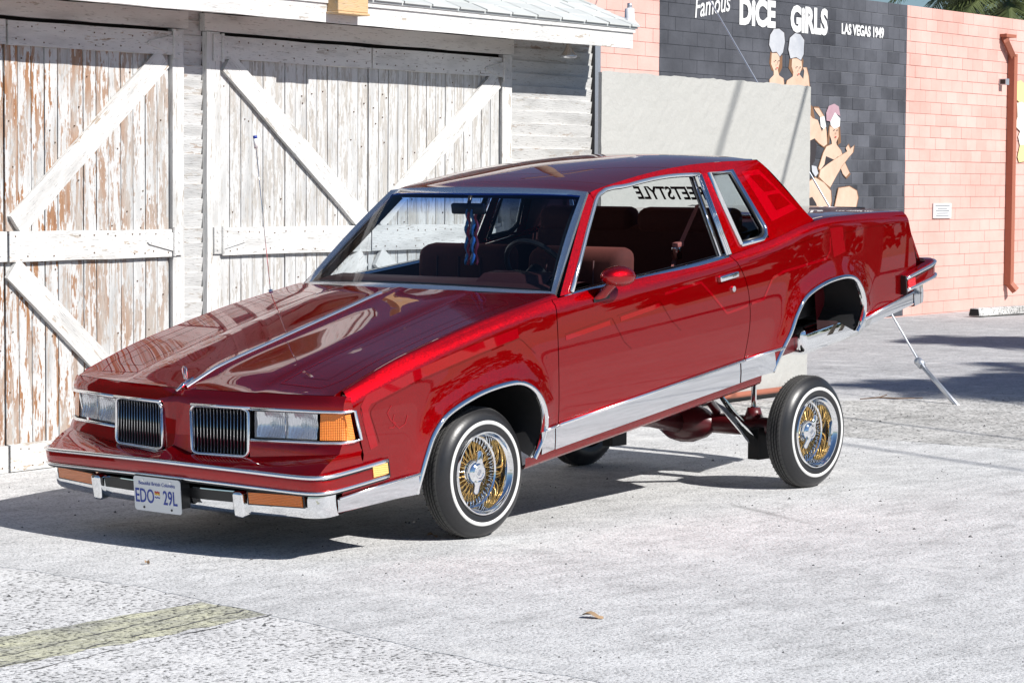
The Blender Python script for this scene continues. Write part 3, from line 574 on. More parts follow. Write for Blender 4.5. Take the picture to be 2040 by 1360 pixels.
def Wx(x): return smooth_itp(x, [(-1.05, .868), (-.85, .888), (-.5, .900), (0, .904), (1.0, .904), (2.0, .904), (2.7, .906), (3.2, .896), (3.75, .868), (3.95, .85)])
def ARCHD(x, z):
    d1 = np.min(np.hypot(AFc[:, 0]-x, AFc[:, 1]-z)); d2 = np.min(np.hypot(ARc[:, 0]-x, ARc[:, 1]-z)); return min(d1, d2)
def Y(x, z):
    y = Wx(x); y -= 0.026*max(0, (.60-z)/.35)**2; y -= 0.016*max(0, (z-.62)/.36)**2
    y += 0.016*math.exp(-(ARCHD(x, z)/.075)**2) if z < .85 else 0
    t = (zt(x)-z)/.045
    if t < 1: y -= 0.026*(1-t)**2
    return y
def side3(pts, s=1, off=0.0): return [(x, s*(Y(x, z)+off), z) for x, z in pts]
def coons(bot, top, left, right, nv):
    bot, top = np.asarray(bot), np.asarray(top); nu = len(bot); left = resample(left, nv); right = resample(right, nv); P = np.zeros((nv, nu, 2))
    for j in range(nv):
        v = j/(nv-1)
        for i in range(nu):
            u = i/(nu-1)
            P[j, i] = (1-v)*bot[i]+v*top[i]+(1-u)*left[j]+u*right[j]-((1-u)*(1-v)*bot[0]+u*(1-v)*bot[-1]+(1-u)*v*top[0]+u*v*top[-1])
    return P
def topline(bot, x0, x1):
    bx = np.maximum.accumulate(np.asarray(bot)[:, 0]); bx = bx+np.linspace(0, 1e-3, len(bx))
    k = np.ones(15)/15; bx = np.convolve(np.pad(bx, 7, mode='edge'), k, 'valid'); bx = (bx-bx[0])/(bx[-1]-bx[0])
    u = np.linspace(0, 1, len(bx)); bx = 0.75*bx+0.25*u; xs = x0+(x1-x0)*bx; return [(x, zt(x)) for x in xs]
DF = [(.478, .300), (.514, .409), (.555, .70), (.594, .984)]                    # door front gap
DR = [(1.964, .300), (2.005, .409), (2.070, .58), (2.086, .70), (2.075, .80), (2.035, .89), (1.985, .954)]
DFc = crv(DF, 30); DRc = crv(DR, 30); G2 = 0.0028
def panel(name, bot, left, right, x0, x1, nv, mat, s):
    P = coons(bot, topline(bot, x0, x1), left, right, nv)
    Q = [[(x, s*Y(x, z), z) for x, z in row] for row in P]
    # turn the edges inwards so that the gaps read as real gaps
    Q = np.array(Q); inn = lambda E: [(q[0], q[1]-s*0.022, q[2]) for q in E]
    o = MB(); o.grid(bws(Q)); 
    for E in (Q[:, 0], Q[:, -1], Q[0]): o.grid(bws(np.array([E, inn(E)])))
    return o.build(name, mat, car, True, False, 35)
def strip(path, z0f, z1f, s, off, thick, name, mat, parent, n=24):
    """flat trim plate on the body side between two z functions of x"""
    xs = np.linspace(path[0], path[1], n); P = []
    for (zf, o_) in ((z0f, off-thick), (z0f, off), (None, off+.002), (z1f, off), (z1f, off-thick)):
        P.append([(x, s*(Y(x, (zf(x) if zf else (z0f(x)+z1f(x))/2))+o_), zf(x) if zf else (z0f(x)+z1f(x))/2) for x in xs])
    return pgrid(name, P, mat, parent, True, 30)
def archtrim(pts, s, parent):
    P = crv(pts, 70); rows = []
    for a, (dr, dy) in enumerate(((-.004, -.02), (-.004, .006), (.004, .011), (.013, .009), (.018, .002))):
        row = []
        for i, q in enumerate(P):
            t = P[min(i+1, 69)]-P[max(i-1, 0)]; n = np.array([-t[1], t[0]]); n /= np.linalg.norm(n)
            x, z = q+n*dr; row.append((x, s*(Y(q[0], q[1])+dy), z))
        rows.append(row)
    return pgrid('wheel_arch_trim', rows, CHROME, parent, True)
def well(pts, s, depth, name, zin):
    P = crv(pts, 40); b = MB(); o0 = [(x, s*(Y(x, z)-.012), z) for x, z in P]; o1 = [(x, s*.78, z+.05) for x, z in P]; o2 = [(x, s*depth, z+.05) for x, z in P]
    b.grid(bws(np.array([o0, o1, o2]))); k = len(b.v); b.v += [bw(q) for q in o2]; b.f.append(tuple(range(k, k+40)))
    return b.build(name, UNDER, car, True, False, 50)
fenders = []; doors = []; quarters = []
for s in (1, -1):
    side = 'left' if s > 0 else 'right'
    bot = np.vstack([resample([(-.945, .352), (-.480, .326)], 22), AFc[1:-1], resample([(.322, .296), (.478-G2, .296)], 10)])
    left = [(-.945, .352), (-.90, .43), (-.80, .50), (-.762, .56), (-.79, .75), (-.802, .836)]
    f = panel('front_fender', bot, left, DFc-[G2, 0], -.802, .594-G2, 26, PAINT, s); fenders.append(f)
    archtrim(AF, s, f)
    strip((-.935, -.462), lambda x: itp(x, [(-.935, .356), (-.48, .326)]), lambda x: .412, s, .008, .02, 'lower_trim', STEEL, f)
    strip((.372, .478), lambda x: .304, lambda x: .410, s, .008, .02, 'lower_trim', STEEL, f, 6)
    ptube('trim_bead', side3([(-.925, .414), (-.70, .414), (-.455, .412)], s, .008), .008, BRIGHT, f)
    ptube('trim_bead', side3([(.40, .412), (.45, .412), (.508, .412)], s, .008), .008, BRIGHT, f)
    bot = resample([(.478+G2, .292), (1.2, .290), (1.964-G2, .292)], 60)
    d = panel('door', bot, DFc+[G2, 0], DRc-[G2, 0], .594+G2, 1.985-G2, 26, PAINT, s); doors.append(d)
    strip((.486, 1.962), lambda x: .302, lambda x: .410, s, .008, .02, 'lower_trim', STEEL, d, 40)
    ptube('trim_bead', side3([(.52, .412), (1.2, .412), (1.998, .412)], s, .008), .0085, BRIGHT, d)
    bot = np.vstack([resample([(1.964+G2, .292), (2.235, .298)], 12), ARc[1:-1], resample([(3.05, .358), (3.66, .385)], 24)])
    q = panel('quarter_panel', bot, DRc+[G2, 0], [(3.66, .385), (3.70, .50), (3.722, .62), (3.69, .80), (3.67, .906)], 1.985+G2, 3.67, 26, PAINT, s); quarters.append(q)
    archtrim(AR, s, q)
    strip((1.972, 2.255), lambda x: .303, lambda x: .410, s, .008, .02, 'lower_trim', STEEL, q, 14)
    strip((3.055, 3.655), lambda x: itp(x, [(3.055, .362), (3.655, .388)]), lambda x: itp(x, [(3.1, .412), (3.655, .455)]), s, .008, .02, 'lower_trim', STEEL, q, 20)
    ptube('trim_bead', side3([(2.012, .412), (2.2, .412), (2.335, .412)], s, .008), .0085, BRIGHT, q)
    ptube('trim_bead', side3([(3.11, .413), (3.4, .435), (3.66, .456)], s, .008), .0085, BRIGHT, q)
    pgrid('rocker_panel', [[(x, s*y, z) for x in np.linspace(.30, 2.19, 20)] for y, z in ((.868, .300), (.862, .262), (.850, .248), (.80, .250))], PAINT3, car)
    well(AF, s, .42, 'wheel_well', 0); well(AR, s, .45, 'wheel_well', 0)
# ------------------------------------------------------------------ nose
NS = [0, .045, .089, .265, .438, .46, .62, .795, .845, .880, .893]
def row(xs, zs):
    X = [(0, 0), (.089, 1), (.438, 2), (.795, 3), (.880, 4), (.893, 5)]
    return [(itp(y, [(a, xs[i]) for a, i in X]), y, itp(y, [(a, zs[i]) for a, i in X])) for y in NS]
R0 = row((-.954, -.950, -.925, -.868, -.815, -.800), (.842, .846, .846, .842, .834, .828))
R1 = row((-.990, -.994, -.965, -.893, -.845, -.795), (.795, .788, .786, .778, .770, .766))
R2 = row((-1.022, -1.006, -.982, -.912, -.862, -.782), (.655, .655, .652, .648, .642, .638))
R3 = row((-1.040, -1.018, -.997, -.935, -.895, -.772), (.612, .576, .580, .600, .600, .590))
R4 = row((-1.135, -1.134, -1.118, -1.072, -1.030, -.770), (.572, .571, .562, .543, .537, .530))
def nose_skin(s):
    b = MB(); fl = lambda R, i, j: [(q[0], s*q[1], q[2]) for q in R[i:j]]
    def lofts(Ra, Rb, i, j, n=5, bulge=0.0):
        A = np.array(fl(Ra, i, j)); B_ = np.array(fl(Rb, i, j)); g = [A*(1-t)+B_*t+np.array([-bulge*math.sin(math.pi*t), 0, bulge*.4*math.sin(math.pi*t)]) for t in np.linspace(0, 1, n)]; b.grid(bws(np.array(g)))
    lofts(R0, R1, 0, 11, 5, .006); lofts(R1, R2, 0, 3, 4); lofts(R2, R3, 0, 3, 4); lofts(R2, R3, 4, 11, 4, .004); lofts(R3, R4, 0, 11, 7, .010)
    return b.build('header_panel', PAINT, car, True, False, 28)
for s in (1, -1): nose_skin(s)
def lerp3(a, b, t): return tuple(a[i]+(b[i]-a[i])*t for i in range(3))
def rowpt(R, y): return tuple(itp(y, [(q[1], q[k]) for q in R]) for k in range(3))
def frame(name, loop, r, mat, parent, n=6):
    pts = loop+[loop[0]]; return ptube(name, pts, r, mat, parent, n)
for s in (1, -1):
    S = lambda q: (q[0], s*q[1], q[2])
    # grille
    tl, tr, bl, br = rowpt(R1, .096), rowpt(R1, .432), rowpt(R3, .096), rowpt(R3, .432)
    back = pmesh('grille', [S((q[0]+.035, q[1], q[2])) for q in (tl, tr, br, bl)], [(0, 1, 2, 3)], BLACK)
    for k in range(17):
        t = (k+0.5)/17; a = lerp3(tl, tr, t); b_ = lerp3(bl, br, t)
        v = []
        for q in (a, lerp3(a, b_, .5), b_):
            for dx, dy in ((.030, -.0055), (.004, -.0032), (.004, .0032), (.030, .0055)): v.append(S((q[0]+dx, q[1]+dy, q[2])))
        f_ = [(i*4+j, i*4+j+1, i*4+j+5, i*4+j+4) for i in range(2) for j in range(3)]
        o = pmesh('grille_bar', v, f_, BLACK, back, recalc=True)
        ptube('bar_edge', [S((a[0]+.002, a[1], a[2]-.008)), S((b_[0]+.002, b_[1], b_[2]+.008))], .0018, CHROME, o, 4)
    c = .03
    loop = []
    for (q, e1, e2) in ((tl, bl, tr), (tr, tl, br), (br, tr, bl), (bl, br, tl)):
        for t in (0, .33, .66, 1):
            p1 = lerp3(q, e1, c/.25); p2 = lerp3(q, e2, c/.35); m = lerp3(p1, p2, t); w_ = 1-abs(t-.5)*2; loop.append(S(lerp3(m, q, .45*w_)))
    frame('grille_surround', [(q[0]-.003, q[1], q[2]) for q in loop], .0085, BRIGHT, back)
    # headlight: inset reflector, glass cover, bezel and corner lamp
    ht = lambda y: rowpt(R1, y); hb = lambda y: rowpt(R2, y)
    a0, a1 = .452, .775
    def hq(y0, y1, dz, dx): 
        t0, t1, b0, b1 = ht(y0), ht(y1), hb(y0), hb(y1)
        return [S((t0[0]+dx, y0, t0[2]-dz)), S((t1[0]+dx, y1, t1[2]-dz)), S((b1[0]+dx, y1, b1[2]+dz)), S((b0[0]+dx, y0, b0[2]+dz))]
    hl = pmesh('headlight', hq(a0-.006, .895, -.004, .045), [(0, 1, 2, 3)], BLACK)
    for (u0, u1) in ((.462, .612), (.618, .768)):
        n = 9; P = []
        for i in range(n):
            rowp = []
            for j in range(n):
                u, v_ = i/(n-1), j/(n-1); y = u0+(u1-u0)*v_; tq, bq = ht(y), hb(y); z = tq[2]-.014+(bq[2]+.012-tq[2]+.014)*u; x = tq[0]+(bq[0]-tq[0])*u
                d = .030*(1-min(1, ((u-.5)*2)**2*.8+((v_-.5)*2)**2*.8)); rowp.append(S((x+.010+d, y, z)))
            P.append(rowp)
        r_ = pgrid('reflector', P, HLREF, hl)
        cx = (u0+u1)/2; m = lerp3(ht(cx), hb(cx), .5); ptube('bulb', [S((m[0]+.03, cx, m[2])), S((m[0]+.012, cx, m[2]))], .012, GLASS, hl)
    pmesh('lens_cover', hq(.457, .772, .010, .003), [(0, 1, 2, 3)], HLGLASS, hl); ptube('lens_divider', [S((ht(.615)[0]+.002, .615, ht(.615)[2]-.010)), S((hb(.615)[0]+.002, .615, hb(.615)[2]+.010))], .0022, STEEL, hl, 4)
    # wrap-round amber lamp
    rows = []
    for t in (0, .5, 1):
        r1 = []
        for y in (.788, .815, .845, .868, .880): 
            tq, bq = ht(y), hb(y); q = lerp3((tq[0], y, tq[2]-.010), (bq[0], y, bq[2]+.010), t); r1.append(S((q[0]+.004, q[1], q[2])))
        tq, bq = rowpt(R1, .893), rowpt(R2, .893); q = lerp3((tq[0], .893, tq[2]-.008), (bq[0], .893, bq[2]+.008), t)
        r1.append(S((q[0]-.050, .888, q[2]))); r1.append(S((q[0]-.020, .8905, q[2])))
        rows.append(r1)
    pgrid('corner_lamp', rows, AMBER, car, True, 40)
    ys = [.446, .62, .795, .845, .875]
    top = [S((ht(y)[0]-.006, y, ht(y)[2]+.001)) for y in ys]+[S((-.825, .892, .770)), S((-.795, .899, .767))]
    bo = [S((hb(y)[0]-.006, y, hb(y)[2])) for y in ys]+[S((-.82, .896, .640)), S((-.778, .902, .640))]
    ptube('headlight_bezel', top+bo[::-1], .0080, BRIGHT, hl, 6)
    ptube('bezel_upper', [S((ht(y)[0]-.006, y, ht(y)[2]+.002)) for y in (.10, .27, .446)], .0075, BRIGHT, hl, 6)
# ------------------------------------------------------------------ front bumper
BU = [(y, x, z) for y, x, z in ((0, -1.137, .566), (.25, -1.130, .563), (.5, -1.112, .556), (.75, -1.080, .544), (.85, -1.058, .539), (.890, -1.030, .536), (.908, -.985, .533), (.914, -.90, .530), (.914, -.78, .526), (.912, -.645, .522))]
def bpath(dx, dz, s=1, part=None, dy=0.0): return [(x+dx, s*(y+dy), z+dz) for y, x, z in BU]
def bfull(dx, dz, dy=0.0): return bpath(dx, dz, -1, None, dy)[::-1]+bpath(dx, dz, 1, None, dy)[1:]
def bsm(pts, n=90): return [tuple(q) for q in crv(pts, n)]
rowsB = [bsm(bfull(.03, .006, -.02)), bsm(bfull(0, .0)), bsm(bfull(-.008, -.012, .003)), bsm(bfull(-.010, -.035, .004)), bsm(bfull(-.008, -.058, .003)), bsm(bfull(.0, -.070)), bsm(bfull(.008, -.085, -.008)), bsm(bfull(.05, -.090, -.03))]
bumper = pgrid('front_bumper', rowsB, PAINT, car, True, 30)
def bead(dx, dz, dy, r, mat, nm): ptube(nm, bsm(bfull(dx, dz, dy)), r, mat, bumper, 8)
bead(-.005, -.004, .003, .0095, BRIGHT, 'rub_strip'); bead(-.005, -.071, .003, .0080, BRIGHT, 'rub_strip')
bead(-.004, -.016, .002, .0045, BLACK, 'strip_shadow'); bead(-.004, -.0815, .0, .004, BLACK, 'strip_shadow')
pmesh('centre_seam', [(-1.043, -.002, .608), (-1.043, .002, .608), (-1.138, .002, .5735), (-1.138, -.002, .5735)], [(0, 1, 2, 3)], BLACK, bumper)
for s in (1, -1):
    S = lambda q: (q[0], s*q[1], q[2])
    o = pmesh('side_marker', [S(q) for q in ((-.745, .921, .516), (-.652, .920, .513), (-.652, .920, .463), (-.745, .921, .466), (-.745, .905, .516), (-.652, .905, .513), (-.652, .905, .463), (-.745, .905, .466))],
          [(0, 1, 2, 3), (0, 4, 5, 1), (1, 5, 6, 2), (2, 6, 7, 3), (3, 7, 4, 0)], AMBERPALE, bumper, recalc=True)
    pmesh('end_cap', [S(q) for q in ((-.650, .921, .526), (-.643, .921, .526), (-.643, .921, .446), (-.650, .921, .449), (-.650, .88, .526), (-.643, .88, .526), (-.643, .88, .446), (-.650, .88, .449))], [(0, 1, 2, 3), (1, 5, 6, 2), (0, 4, 5, 1), (3, 2, 6, 7), (0, 3, 7, 4)], BLACK, bumper)
# chrome lower bar
CB = [(0, -1.108), (.25, -1.104), (.42, -1.094), (.60, -1.076), (.80, -1.046), (.855, -1.030), (.885, -.998), (.893, -.955)]
def cbar(dx, z, dy=0): 
    h = [(x+dx, y+dy if y > .8 else y, z) for y, x in CB]; return bsm([(x, -y, z_) for x, y, z_ in h[::-1]]+h[1:], 80)
zb = lambda u: u
chb = pgrid('bumper_bar', [cbar(.045, .452, -.02), cbar(.004, .450), cbar(-.002, .43), cbar(-.004, .395), cbar(.0, .365), cbar(.012, .349, -.006), cbar(.05, .344, -.03)], CHROME, bumper, True, 40)
pgrid('bar_underside', [cbar(.012, .3485, -.006), cbar(.30, .345, -.08)], UNDER, bumper)
pmesh('air_slot', [(x-.006, y, z) for z in (.447, .402) for y, x in ((-.425, -1.094), (-.25, -1.104), (0, -1.108), (.25, -1.104), (.425, -1.094))], [(i, i+1, i+6, i+5) for i in range(4)], BLACK, bumper)
for s in (1, -1):
    S = lambda q: (q[0], s*q[1], q[2])
    o = pbox('bumper_guard', -1.128, -1.07, s*.462-.030, s*.462+.030, .342, .458, CHROME, bumper, .014, 3)
    x0, x1 = -1.091, -1.052; ya, yb = .512, .796
    pmesh('signal_frame', [S(q) for q in ((x0-.006, ya-.012, .4575), (x1-.004, yb+.012, .4575), (x1-.004, yb+.012, .398), (x0-.006, ya-.012, .398))], [(0, 1, 2, 3)], BLACK, bumper)
    sgn = pmesh('turn_signal', [S(q) for q in ((x0-.010, ya, .4535), (x1-.009, yb, .4535), (x1-.009, yb, .4045), (x0-.010, ya, .4045), (x0, ya-.001, .4545), (x1, yb+.001, .4545), (x1, yb+.001, .4035), (x0, ya-.001, .4035))], [(0, 1, 2, 3), (0, 4, 5, 1), (1, 5, 6, 2), (2, 6, 7, 3), (3, 7, 4, 0)], AMBER2, bumper, recalc=True)
# licence plate
PL = Matrix.Translation(Vector(bw((-1.165, 0.0, .414)))) @ Matrix(((0, 0, -1, 0), (-1, 0, 0, 0), (0, 1, 0, 0), (0, 0, 0, 1))) @ Matrix.Rotation(rad(-6.5), 4, 'X') @ Matrix.Rotation(rad(-3), 4, 'Z')
PL = Matrix.Translation(Vector(bw((-1.165, 0.0, .414)))) @ Matrix.Rotation(-AL*0.5, 4, 'Y') @ Matrix(((0, 0, -1, 0), (-1, 0, 0, 0), (0, 1, 0, 0), (0, 0, 0, 1)))
def rrect(w, h, r, n=5):
    out = []
    for cx, cy, a0 in ((w/2-r, h/2-r, 0), (-w/2+r, h/2-r, 90), (-w/2+r, -h/2+r, 180), (w/2-r, -h/2+r, 270)):
        for k in range(n): a = rad(a0+90*k/(n-1)); out.append((cx+r*math.cos(a), cy+r*math.sin(a)))
    return out
rr = rrect(.305, .152, .014); n_ = len(rr)
v = [PL @ Vector((x, y, .0015)) for x, y in rr]+[PL @ Vector((x, y, -.0015)) for x, y in rr]
plate = mesh('licence_plate', v, [tuple(range(n_)), tuple(range(2*n_-1, n_-1, -1))]+[(i, n_+i, n_+(i+1) % n_, (i+1) % n_) for i in range(n_)], PLATE, car, recalc=True)
text_mesh('plate_text', 'EDO', .088, PBLUE, plate, PL @ Matrix.Translation((-.083, -.012, .0025)), .0008, .70, 0, .0006)
text_mesh('plate_text', '29L', .088, PBLUE, plate, PL @ Matrix.Translation((.083, -.012, .0025)), .0008, .70, 0, .0006)
text_mesh('plate_slogan', 'Beautiful British Columbia', .023, PBLUE, plate, PL @ Matrix.Translation((0, .047, .0025)), 0, .98, 0, .0004)
for (x, y, w, h, m) in ((0, .012, .034, .008, PRED), (0, .004, .034, .008, PYEL), (0, -.004, .034, .007, PLATE), (0, -.011, .034, .006, PBLUE)):
    b = MB(); k = 9; b.grid([[tuple(PL @ Vector((x-w/2+w*i/(k-1), y+sg_*h/2+.0016*math.sin(i*1.6), .0024))) for i in range(k)] for sg_ in (1, -1)]); b.build('plate_flag', m, plate)
for (x, y) in ((-.09, .060), (.09, .060), (-.09, -.060), (.09, -.060)): MB().tube([PL @ Vector((x, y, 0)), PL @ Vector((x, y, .004))], .0055, 8).build('plate_bolt', STEEL if y > 0 else BLACK, plate)
mesh('plate_bracket', [PL @ Vector(q) for q in ((-.155, .08, -.004), (.155, .08, -.004), (.155, -.05, -.004), (-.155, -.05, -.004), (-.155, .08, -.05), (.155, .08, -.05), (.155, -.05, -.05), (-.155, -.05, -.05))], [(0, 1, 2, 3), (7, 6, 5, 4), (0, 4, 5, 1), (1, 5, 6, 2), (2, 6, 7, 3), (3, 7, 4, 0)], BLACK, car)
# ------------------------------------------------------------------ hood
CW = [(0, .505, 1.028), (.3, .525, 1.025), (.55, .575, 1.014), (.72, .622, 1.003), (.815, .655, .994)]   # cowl line: y, x, z
cowlx = lambda y: smooth_itp(abs(y), [(a, b_) for a, b_, c in CW]); 
HC = [(-.954, .842), (-.70, .884), (-.325, .931), (.10, .984), (.357, 1.014), (.52, 1.022)]
HE = [(-.86, .838), (-.70, .874), (-.45, .922), (-.284, .942), (.08, .978), (.62, 1.004)]
def hoodz(x, y):
    a = abs(y); zc = smooth_itp(x, HC); ze = smooth_itp(x, HE); t = min(1, a/.83); z = zc+(ze-zc)*t*t
    fade = max(0, min(1, (x+.93)/.18))
    z += fade*.010/(1+math.exp((a-.425)/.012)); z += .006*fade*math.exp(-(a/.035)**2); return z
ys = np.unique(np.r_[np.linspace(-.832, .832, 41), [-.44, -.42, .42, .44, -.03, -.015, 0, .015, .03]])
NRW = 40; P = []
for i in range(NRW):
    t = i/(NRW-1); r_ = []
    for y in ys:
        xf = rowpt(R0, min(abs(y), .88))[0]+.004; xb = cowlx(y)-.012; x = xf+(xb-xf)*t; r_.append((x, y, hoodz(x, y) if i else rowpt(R0, min(abs(y), .88))[2]+.001))
    P.append(r_)
P = np.array(P); b = MB(); b.grid(bws(P))
for E in (P[:, 0], P[:, -1], P[-1]): b.grid(bws(np.array([E, E-[0, 0, .02]])))
hood = b.build('hood', PAINT, car, True, False, 35)
hs = [(x, 0, hoodz(x, 0)+.004) for x in np.linspace(-.93, .36, 30)]
P = [[(x, w_, z+h_) for x, _, z in hs] for w_, h_ in ((-.011, -.003), (-.006, .005), (0, .007), (.006, .005), (.011, -.003))]
pgrid('hood_strip', P, BRIGHT, hood)
orn = ptube('hood_ornament', [(-.985, 0, .842), (-.94, 0, .862), (-.88, 0, .878)], [.006, .010, .005], CHROME, hood)
loop = [(-.925+a*.0, y, z) for a, y, z in ((0, -.012, .885), (0, -.014, .93), (0, -.008, .938), (0, .008, .938), (0, .014, .93), (0, .012, .885))]
frame('emblem_frame', loop, .003, CHROME, orn, 5); ptube('emblem_bar', [(-.925, 0, .87), (-.925, 0, .932)], .0025, CHROME, orn, 5)
# fender tops (from the crest in to the hood gap)
for k, s in enumerate((1, -1)):
    xs = np.linspace(-.80, .640, 40); P = []
    for t in np.linspace(0, 1, 5):
        r_ = []
        for x in xs:
            y0, z0 = Y(x, zt(x)), zt(x); y1 = .8375; z1 = max(hoodz(max(x, -.80), .835), z0+.004); y1 = min(y1, y0-.01)
            r_.append((x, s*(y0+(y1-y0)*t), z0+(z1-z0)*math.sin(t*math.pi/2)))
        P.append(r_)
    P.append([(x, y-s*.001, z-.025) for x, y, z in P[-1]]); pgrid('fender_top', P, PAINT, fenders[k], True)
# cowl
P = [[(cowlx(y)+dx, y, itp(abs(y), [(a, c) for a, b_, c in CW])+dz) for y in np.linspace(-.83, .83, 31)] for dx, dz in ((-.010, -.012), (.02, -.010), (.05, -.006))]
pgrid('cowl', P, BLACK, car)
# ------------------------------------------------------------------ greenhouse
GY = lambda z: .862-.5*(z-.97)
WT = [(0, 1.135, 1.412), (.25, 1.142, 1.410), (.45, 1.155, 1.404), (.60, 1.172, 1.395), (.648, 1.182, 1.388)]
nW = 17
def wrow(t, ins=0.0):
    out = []
    for u in np.linspace(-1, 1, nW):
        a = abs(u); yb = .822*a; yt = .645*a
        q0 = np.array([cowlx(yb)+.012, yb, itp(yb, [(k[0], k[2]) for k in CW])-.002]); q1 = np.array([smooth_itp(yt, [(k[0], k[1]) for k in WT]), yt, smooth_itp(yt, [(k[0], k[2]) for k in WT])])
        q = q0*(1-t)+q1*t; q[2] += .012*math.sin(math.pi*t); q[1] *= (1 if u >= 0 else -1); out.append(tuple(q))
    return out
rowsW = [wrow(t) for t in np.linspace(0, 1, 9)]
ws_ = pgrid('windshield', rowsW, WSGLASS, car)
uv = ws_.data.uv_layers.new(name='UVMap')
for lp in ws_.data.loops: uv.data[lp.index].uv = ((lp.vertex_index % nW)/(nW-1), (lp.vertex_index//nW)/8.0)
perim = [np.array(q) for q in rowsW[0]]+[np.array(r_[-1]) for r_ in rowsW[1:]]+[np.array(q) for q in rowsW[-1][::-1]][1:]+[np.array(r_[0]) for r_ in rowsW[::-1]][1:]
cen = np.mean(perim, 0)
def rimband(perim, cen, w_in, w_out, lift):
    rows = [[], [], [], []]
    for q in perim:
        d = q-cen; d[1] *= .6; d /= np.linalg.norm(d)
        nrm = np.array([-.62, 0, .78])
        rows[0].append(q+d*w_out-nrm*.004); rows[1].append(q+d*w_out*.8+nrm*lift); rows[2].append(q-d*w_in*.7+nrm*lift*.8); rows[3].append(q-d*w_in-nrm*.002)
    return rows
pgrid('windshield_trim', rimband(perim, cen, .040, .010, .008), BRIGHT, ws_, True, 40)
pgrid('windshield_seal', rimband(perim, cen, .056, -.032, .0), BLACK, ws_, True)
# roof skin
RC = [(1.135, 1.412), (1.30, 1.432), (1.60, 1.447), (2.0, 1.444), (2.3, 1.424), (2.56, 1.386)]
RE = [(1.18, 1.386), (1.21, 1.391), (1.468, 1.408), (1.805, 1.413), (2.212, 1.392), (2.56, 1.352)]
def roofz(x, u): zc, ze = smooth_itp(x, RC), smooth_itp(x, RE); return zc-(zc-ze)*abs(u)**2.6
P = []
for i in range(36):
    t = i/35; r_ = []
    for u in np.linspace(-1, 1, 33):
        ye = GY(smooth_itp(1.18+1.38*t, RE)); y = ye*u; xf = smooth_itp(min(abs(y), .648), [(k[0], k[1]) for k in WT]); x = xf+(2.565-.02*abs(u)**3-xf)*t; r_.append((x, y, roofz(max(x, 1.135), u)+(0 if i else .004)))
    P.append(r_)
roof_c = pgrid('roof', P, PAINT, car, True, 40)
P2 = [[(x, y*.97, z-.035) for x, y, z in r_] for r_ in P]; pgrid('headliner', P2, MAROON, roof_c)
zr = lambda x: smooth_itp(x, RE)
def gp(x, z, s, off=0.0): return (x, s*(GY(z)+off), z)
def bil(c, n, m, s, off=0.0):
    c = [np.array(q) for q in c]; return [[gp(*((c[0]*(1-u)+c[1]*u)*(1-v)+(c[3]*(1-u)+c[2]*u)*v), s, off) for u in np.linspace(0, 1, n)] for v in np.linspace(0, 1, m)]
